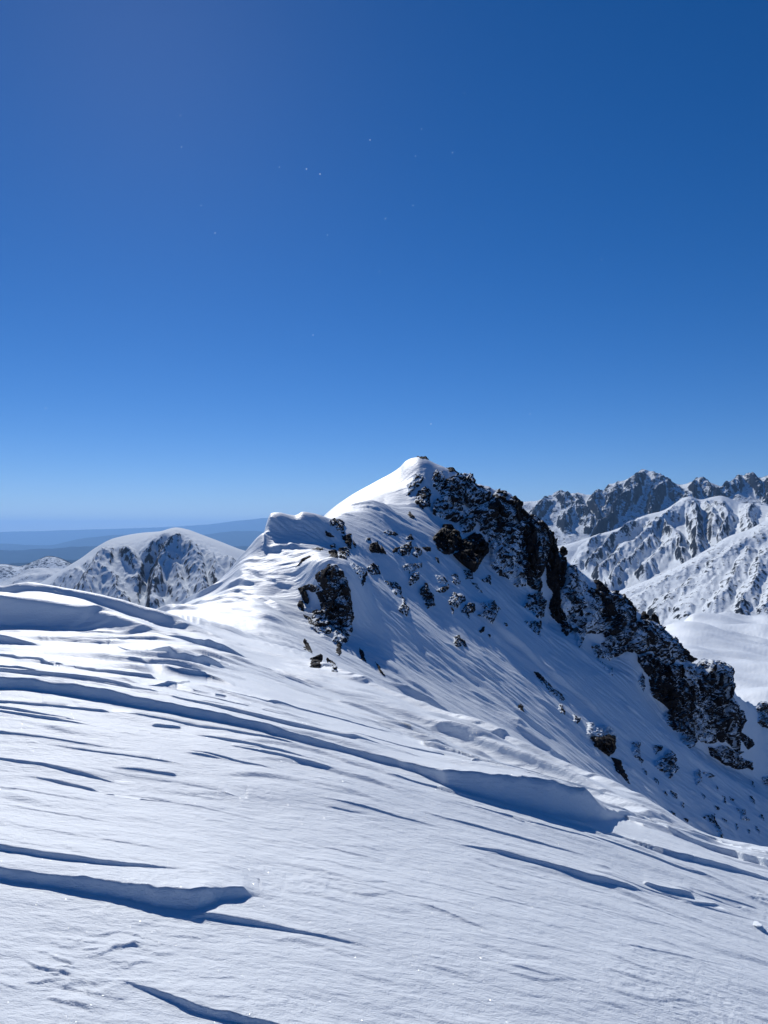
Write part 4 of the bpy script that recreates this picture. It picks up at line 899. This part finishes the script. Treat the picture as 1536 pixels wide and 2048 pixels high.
nf_peak = ribbed([([(1285, 943), (1266, 985), (1247, 1017), (1221, 1048), (1200, 1080)], 1), ([(1114, 988), (1085, 1017), (1070, 1050)], .8), ([(1117, 988), (1147, 1027), (1185, 1060)], .9),
    ([(1205, 985), (1190, 1017), (1198, 1055)], .9), ([(1312, 950), (1350, 985), (1368, 1010)], .9), ([(1240, 966), (1228, 1000), (1210, 1030)], .7), ([(1330, 970), (1310, 1005), (1300, 1030)], .8), ([(1398, 962), (1421, 991)], .8), ([(1398, 962), (1385, 995)], .7),
    ([(1478, 957), (1460, 985), (1440, 1000)], .9), ([(1500, 953), (1520, 985)], .8), ([(1160, 991), (1150, 1020), (1130, 1060)], .7), ([(1550, 955), (1540, 1000)], .8)], 16, 74, 201, 66, 130, 1.96, 60)
PEAK = [
    [(1000, 1160, 5200), (1100, 1120, 5200), (1200, 1120, 5200), (1400, 1110, 5200), (1600, 1110, 5200)],
    [(1000, 1070, 6000), (1100, 1058, 6000), (1160, 1050, 6000), (1260, 1030, 6000), (1330, 1030, 6000), (1400, 1018, 6000), (1536, 1010, 6000), (1600, 1010, 6000)],
    [(980, 1006, 6900), (1020, 1010, 6900), (1042, 1006, 6900), (1070, 1004, 6900), (1100, 996, 6900), (1122, 986, 6900), (1160, 991, 6900), (1204, 986, 6900), (1218, 972, None), (1240, 966, None), (1258, 957, 6900), (1268, 951, None), (1288, 943, 6900), (1312, 948, None), (1335, 958, None), (1362, 972, 6900), (1385, 965, None), (1402, 960, 6900), (1425, 968, None), (1444, 974, None), (1458, 970, None), (1478, 957, 6900), (1500, 953, None), (1522, 957, None), (1545, 950, 6900), (1600, 960, 6900)],
    [(980, 1300, 9000), (1600, 1300, 9000)],
]
far_mountain('mountain_range', 'dark rocky peaks with snow gullies on the far right skyline', None, PEAK, [50, 110, 10], 985, 1600, 1.6, 1.0, M_PEAK, nf_peak)

nf_mid = ribbed([([(1379, 1000), (1389, 1049), (1392, 1081), (1398, 1112)], 1), ([(1379, 1000), (1350, 1033), (1324, 1049), (1298, 1075), (1266, 1104), (1234, 1130), (1205, 1160)], 1), ([(1324, 1055), (1350, 1088), (1369, 1118)], .8),
    ([(1285, 1040), (1247, 1072), (1214, 1101), (1182, 1135)], .9), ([(1308, 1088), (1272, 1120), (1247, 1146), (1224, 1172)], .8), ([(1437, 1020), (1460, 1049), (1440, 1085)], .9), ([(1411, 1008), (1431, 1049), (1424, 1085)], .8),
    ([(1350, 1095), (1320, 1125), (1290, 1150)], .7), ([(1201, 1078), (1180, 1100), (1160, 1125)], .6), ([(1500, 1015), (1490, 1050), (1505, 1080)], .7), ([(1560, 1015), (1550, 1070)], .7)], 18, 62, 301, 26, 75, 2.9, 20)
MIDR = [
    [(1000, 1330, 2700), (1150, 1290, 2700), (1300, 1270, 2700), (1600, 1230, 2700)],
    [(1000, 1240, 3300), (1150, 1200, 3300), (1250, 1175, 3300), (1400, 1130, 3300), (1600, 1080, 3300)],
    [(1000, 1170, 3950), (1100, 1140, 3950), (1200, 1110, 4200), (1300, 1085, 4300), (1400, 1060, 4400), (1600, 1040, 4500)],
    [(1000, 1140, 4500), (1090, 1100, 4500), (1140, 1088, 4500), (1190, 1072, 4600), (1240, 1056, 4700), (1290, 1032, 5100), (1330, 1020, None), (1378, 994, 5400), (1400, 1000, None), (1440, 992, 5700), (1480, 1005, None), (1536, 1012, 5700), (1600, 1015, 5700)],
    [(1000, 1400, 6500), (1600, 1400, 6500)],
]
far_mountain('mountain_ridge', 'broad snowy ridge with dark ribs below the far rocky peaks', None, MIDR, [50, 50, 80, 8], 1040, 1600, 1.6, 1.0, M_MIDR, nf_mid)

nf_spur = ribbed([([(1524, 1062), (1469, 1105), (1427, 1146), (1395, 1172), (1347, 1204), (1310, 1235)], 1), ([(1492, 1115), (1453, 1188), (1427, 1215)], .8), ([(1440, 1090), (1400, 1125), (1350, 1160), (1300, 1190), (1262, 1215)], .9),
    ([(1380, 1120), (1330, 1150), (1290, 1172), (1240, 1200)], .7), ([(1540, 1110), (1510, 1150), (1498, 1190), (1480, 1225)], .8), ([(1560, 1180), (1530, 1225)], .6), ([(1430, 1165), (1390, 1200), (1360, 1225)], .6), ([(1320, 1152), (1270, 1180), (1225, 1212)], .5)], 21, 24, 401, 9, 38, 2.8, 10)
SPUR = [
    [(1000, 1480, 1900), (1200, 1400, 1900), (1340, 1330, 1900), (1450, 1300, 1900), (1600, 1290, 1900)],
    [(1000, 1420, 2100), (1200, 1330, 2100), (1340, 1262, 2100), (1400, 1240, 2100), (1536, 1225, 2100), (1600, 1220, 2100)],
    [(1000, 1400, 2600), (1150, 1270, 2600), (1220, 1240, 2600), (1300, 1200, 2700), (1400, 1160, 2800), (1536, 1110, 2900), (1600, 1100, 2900)],
    [(1000, 1300, 3100), (1120, 1228, 3100), (1180, 1205, 3100), (1250, 1178, 3150), (1320, 1150, 3200), (1400, 1108, 3300), (1460, 1072, 3400), (1500, 1058, None), (1536, 1040, 3500), (1600, 1020, 3500)],
    [(1000, 1500, 4200), (1600, 1500, 4200)],
]
far_mountain('mountain_spur', 'nearer snow spur with scattered dark rocks on the right', None, SPUR, [30, 90, 90, 8], 1060, 1600, 1.5, 1.0, M_NEARR, nf_spur)

VAL = [
    [(1100, 1800, 420), (1300, 1760, 420), (1536, 1700, 420), (1700, 1690, 420)],
    [(1100, 1560, 800), (1300, 1500, 800), (1400, 1460, 800), (1536, 1430, 800), (1700, 1420, 800)],
    [(1100, 1380, 1300), (1300, 1320, 1300), (1400, 1310, 1300), (1536, 1310, 1300), (1700, 1310, 1300)],
    [(1100, 1330, 1800), (1250, 1290, 1800), (1338, 1254, 1800), (1390, 1238, 1800), (1440, 1236, 1800), (1500, 1242, 1800), (1536, 1238, 1800), (1700, 1240, 1800)],
    [(1100, 1500, 2400), (1700, 1500, 2400)],
]
far_mountain('snow_shoulder', 'smooth lit snow shoulder in front of the right-hand spur', None, VAL, [40, 90, 60, 6], 1200, 1620, 2.5, 38, M_VALLEY, lambda x, y, z, v, u: fbm2((x + .5 * y) / 130, (y - .4 * x) / 420, 3, 501) + .10 * ridged2((x + .6 * y) / 40, (y - .5 * x) / 200, 4, 507))

LEFTM = [
    [(-80, 1330, 1750), (100, 1330, 1750), (300, 1330, 1750), (420, 1330, 1750), (560, 1300, 1750)],
    [(-80, 1300, 2050), (100, 1250, 2050), (290, 1245, 2100), (420, 1240, 2050), (560, 1200, 2050)],
    [(-80, 1290, 2400), (80, 1210, 2400), (200, 1170, 2400), (300, 1165, 2450), (400, 1165, 2400), (500, 1150, 2400), (560, 1150, 2400)],
    [(-80, 1262, 2750), (40, 1200, 2700), (80, 1180, 2700), (140, 1142, 2700), (190, 1115, 2750), (215, 1098, 2750), (260, 1091, 2750), (330, 1068, 2800), (350, 1066, 2800), (380, 1082, 2750), (440, 1114, 2700), (500, 1142, 2700), (560, 1165, 2700)],
    [(-80, 1250, 3100), (40, 1190, 3000), (73, 1170, 3000), (138, 1131, 3000), (164, 1115, None), (190, 1096, 3050), (230, 1076, 3100), (290, 1065, 3250), (318, 1063, None), (352, 1055, 3250), (375, 1059, None), (400, 1068, 3200), (440, 1083, 3150), (485, 1100, 3100), (560, 1118, 3100)],
    [(-80, 1400, 4200), (560, 1400, 4200)],
]
ribs = spur_lines([([(215, 1093), (205, 1120), (182, 1160), (165, 1190)], 1), ([(240, 1095), (262, 1130), (278, 1165)], .8), ([(340, 1066), (314, 1085), (302, 1108)], .7),
    ([(355, 1078), (332, 1118), (315, 1160), (302, 1225)], 1), ([(366, 1072), (384, 1110), (394, 1145), (402, 1200)], .9), ([(385, 1075), (425, 1110), (462, 1138)], .8),
    ([(180, 1130), (205, 1150), (228, 1178), (240, 1215)], .7), ([(425, 1120), (430, 1160), (445, 1200)], .7), ([(100, 1165), (150, 1155), (185, 1175)], .5), ([(350, 1150), (365, 1190), (380, 1230)], .6)], 24)
gul = spur_lines([([(352, 1072), (316, 1105), (297, 1140), (285, 1230)], 1), ([(225, 1100), (262, 1148), (290, 1170)], .7), ([(330, 1190), (300, 1215)], .5)], 13)
def nf_left(x, y, z, v, u):
    w = sstep(0.2, 1.0, v) * (1 - sstep(3.0, 3.5, v)); w2 = sstep(0.2, 1.0, v) * (1 - sstep(2.5, 3.05, v))
    py = CY - z / y * F
    j1 = 7 * noise2(u / 30, py / 30, 605) + 3 * noise2(u / 9, py / 9, 606); j2 = 7 * noise2(u / 30, py / 30, 607) + 3 * noise2(u / 9, py / 9, 608)
    rb = ribs(u + j1, py + j2)
    a = ridged2(x / 34, y / 90, 5, 611, .55) - .4
    b = ridged2(x / 85 + .2 * fbm2(x / 120, y / 200, 2, 603), y / 420, 4, 615) - .45
    return .10 * a * (.15 + .85 * w) * (.4 + .6 * np.clip(rb * 1.5, 0, 1)) + .12 * b * w + w2 * (0.48 * rb - 0.30 * gul(u + j1, py))
far_mountain('mountain', 'rounded snowy mountain with grey rock gullies on the left', None, LEFTM, [20, 70, 80, 46, 8], -80, 560, 1.5, 95, M_LEFT, nf_left)
SHO = [
    [(-200, 1330, 3300), (120, 1290, 3300), (420, 1360, 3300)],
    [(-200, 1235, 3500), (0, 1202, 3550), (60, 1180, 3600), (130, 1182, 3600), (420, 1330, 3600)],
    [(-200, 1190, 3800), (0, 1166, 3900), (30, 1154, 3950), (66, 1139, 4000), (112, 1137, 4000), (150, 1150, 4000), (220, 1200, 4000), (420, 1330, 4000)],
    [(-200, 1400, 4800), (420, 1500, 4800)],
]
far_mountain('mountain_shoulder', 'low smooth snow shoulder left of the rounded mountain', None, SHO, [16, 40, 6], -200, 420, 2.0, 18, M_NEARR, lambda x, y, z, v, u: fbm2(x / 120, y / 150, 5, 651))
KN = [
    [(-120, 1190, 8000), (300, 1190, 8000)],
    [(-120, 1135, 9500), (0, 1126, 9500), (40, 1132, 9500), (70, 1122, 9500), (100, 1112, 9500), (125, 1117, 9500), (150, 1128, 9500), (300, 1160, 9500)],
    [(-120, 1200, 12000), (300, 1200, 12000)],
]
far_mountain('snowy_hill', 'small distant hill with a white top behind the left mountain', None, KN, [30, 6], -120, 300, 2.0, 28, mountain_material('dusted_hill', 0.10, 0.003), lambda x, y, z, v, u: fbm2(x / 500, y / 500, 4, 671))

# hill lines fading to blue
def hill_line(label, d, knots, amp, seed):
    c1 = [(a, b, d) for a, b in knots]
    c0 = [(a, b + 40, d * 0.86) for a, b in knots]
    c2 = [(a, b + 60, d * 1.15) for a, b in knots]
    far_mountain('hills', label, None, [c0, c1, c2], [16, 8], -600, 2300, 4.0, amp, M_HILL, lambda x, y, z, v, u: fbm2(x / (d * .03), y / (d * .03), 4, seed))
hill_line('long pale blue hill line on the far horizon at left', 95000, [(-600, 1072), (0, 1064), (150, 1060), (300, 1055), (400, 1050), (480, 1041), (530, 1036), (620, 1030), (900, 1040), (1500, 1040), (2300, 1050)], 90, 701)
hill_line('blue hill line in front of the far horizon', 62000, [(-600, 1096), (0, 1087), (90, 1090), (180, 1075), (260, 1070), (330, 1078), (480, 1062), (600, 1066), (1500, 1080), (2300, 1080)], 110, 711)
hill_line('deeper blue nearer hill line behind the left mountain', 40000, [(-600, 1112), (0, 1101), (90, 1098), (200, 1092), (330, 1100), (480, 1092), (620, 1100), (1500, 1110), (2300, 1110)], 90, 721)
hill_line('darkest blue hill line beside the small white-topped hill', 24000, [(-600, 1130), (0, 1128), (100, 1122), (200, 1118), (330, 1120), (480, 1125), (620, 1130), (1500, 1150), (2300, 1150)], 70, 731)

# lowland to the horizon
n = 60
gx = np.linspace(-110000, 110000, n); gy = np.linspace(-110000, 110000, n)
GX, GY = np.meshgrid(gx, gy)
gz = -2500 + 40 * fbm2(GX / 9000, GY / 9000, 3, 801)
o = link_mesh('ground', np.stack([GX, GY, gz], -1), grid_quads(n, n), M_GROUND); tag(o, 'hazy lowland far below the mountains', kind='structure')

# ------------------------------------------------------------------ ice crystals drifting in the air
cm_, nt, out = nodes_of('ice_crystal')
tl = nt.nodes.new('ShaderNodeBsdfTranslucent'); tl.inputs['Color'].default_value = (.95, .97, 1, 1); nt.links.new(tl.outputs[0], out.inputs[0])
cv, cq = [], []
rc_ = random.Random(9)
for (a, b) in [(361, 231), (363, 294), (831, 312), (826, 411), (771, 437), (759, 543), (1203, 519), (626, 670), (91, 817), (613, 338), (559, 334), (929, 187), (862, 848), (402, 411), (655, 470), (640, 348), (905, 305), (843, 258), (740, 280), (1060, 828), (235, 985), (430, 466)]:
    dd_ = rc_.uniform(3.0, 6.0); r_ = rc_.uniform(.4, .9) * .0010 * dd_
    p_ = unproject(np.array([float(a)]), np.array([float(b)]), np.array([dd_]))[0]; k_ = len(cv)
    for ax in ((1, 0, 0), (-1, 0, 0), (0, 1, 0), (0, -1, 0), (0, 0, 1), (0, 0, -1)): cv.append(tuple(p_ + np.array(ax) * r_ * rc_.uniform(.6, 1.2)))
    for t_ in ((0, 2, 4), (2, 1, 4), (1, 3, 4), (3, 0, 4), (2, 0, 5), (1, 2, 5), (3, 1, 5), (0, 3, 5)): cq.append(tuple(k_ + q_ for q_ in t_))
o = link_mesh('ice_crystals', cv, np.zeros((0, 4), int), cm_, smooth=False, tris=cq); tag(o, 'tiny ice crystals drifting in the air before the blue sky', kind='stuff')

# ------------------------------------------------------------------ haze
HAZE_DENSITY = 1.7e-5
top, bot, S = 1400.0, -2560.0, 125000.0
hv = [(-S, -S, bot), (S, -S, bot), (S, S, bot), (-S, S, bot), (-S, -S, top), (S, -S, top), (S, S, top), (-S, S, top)]
hq = [(0, 3, 2, 1), (4, 5, 6, 7), (0, 1, 5, 4), (1, 2, 6, 5), (2, 3, 7, 6), (3, 0, 4, 7)]
hm, nt, out = nodes_of('haze')
pv = nt.nodes.new('ShaderNodeVolumePrincipled')
pv.inputs['Density'].default_value = HAZE_DENSITY; pv.inputs['Color'].default_value = (0.29, 0.56, 1.0, 1); pv.inputs['Anisotropy'].default_value = 0.3
nt.links.new(pv.outputs[0], out.inputs['Volume'])
o = link_mesh('haze', hv, hq, hm, smooth=False); tag(o, 'thin blue haze over the far mountains', kind='stuff')
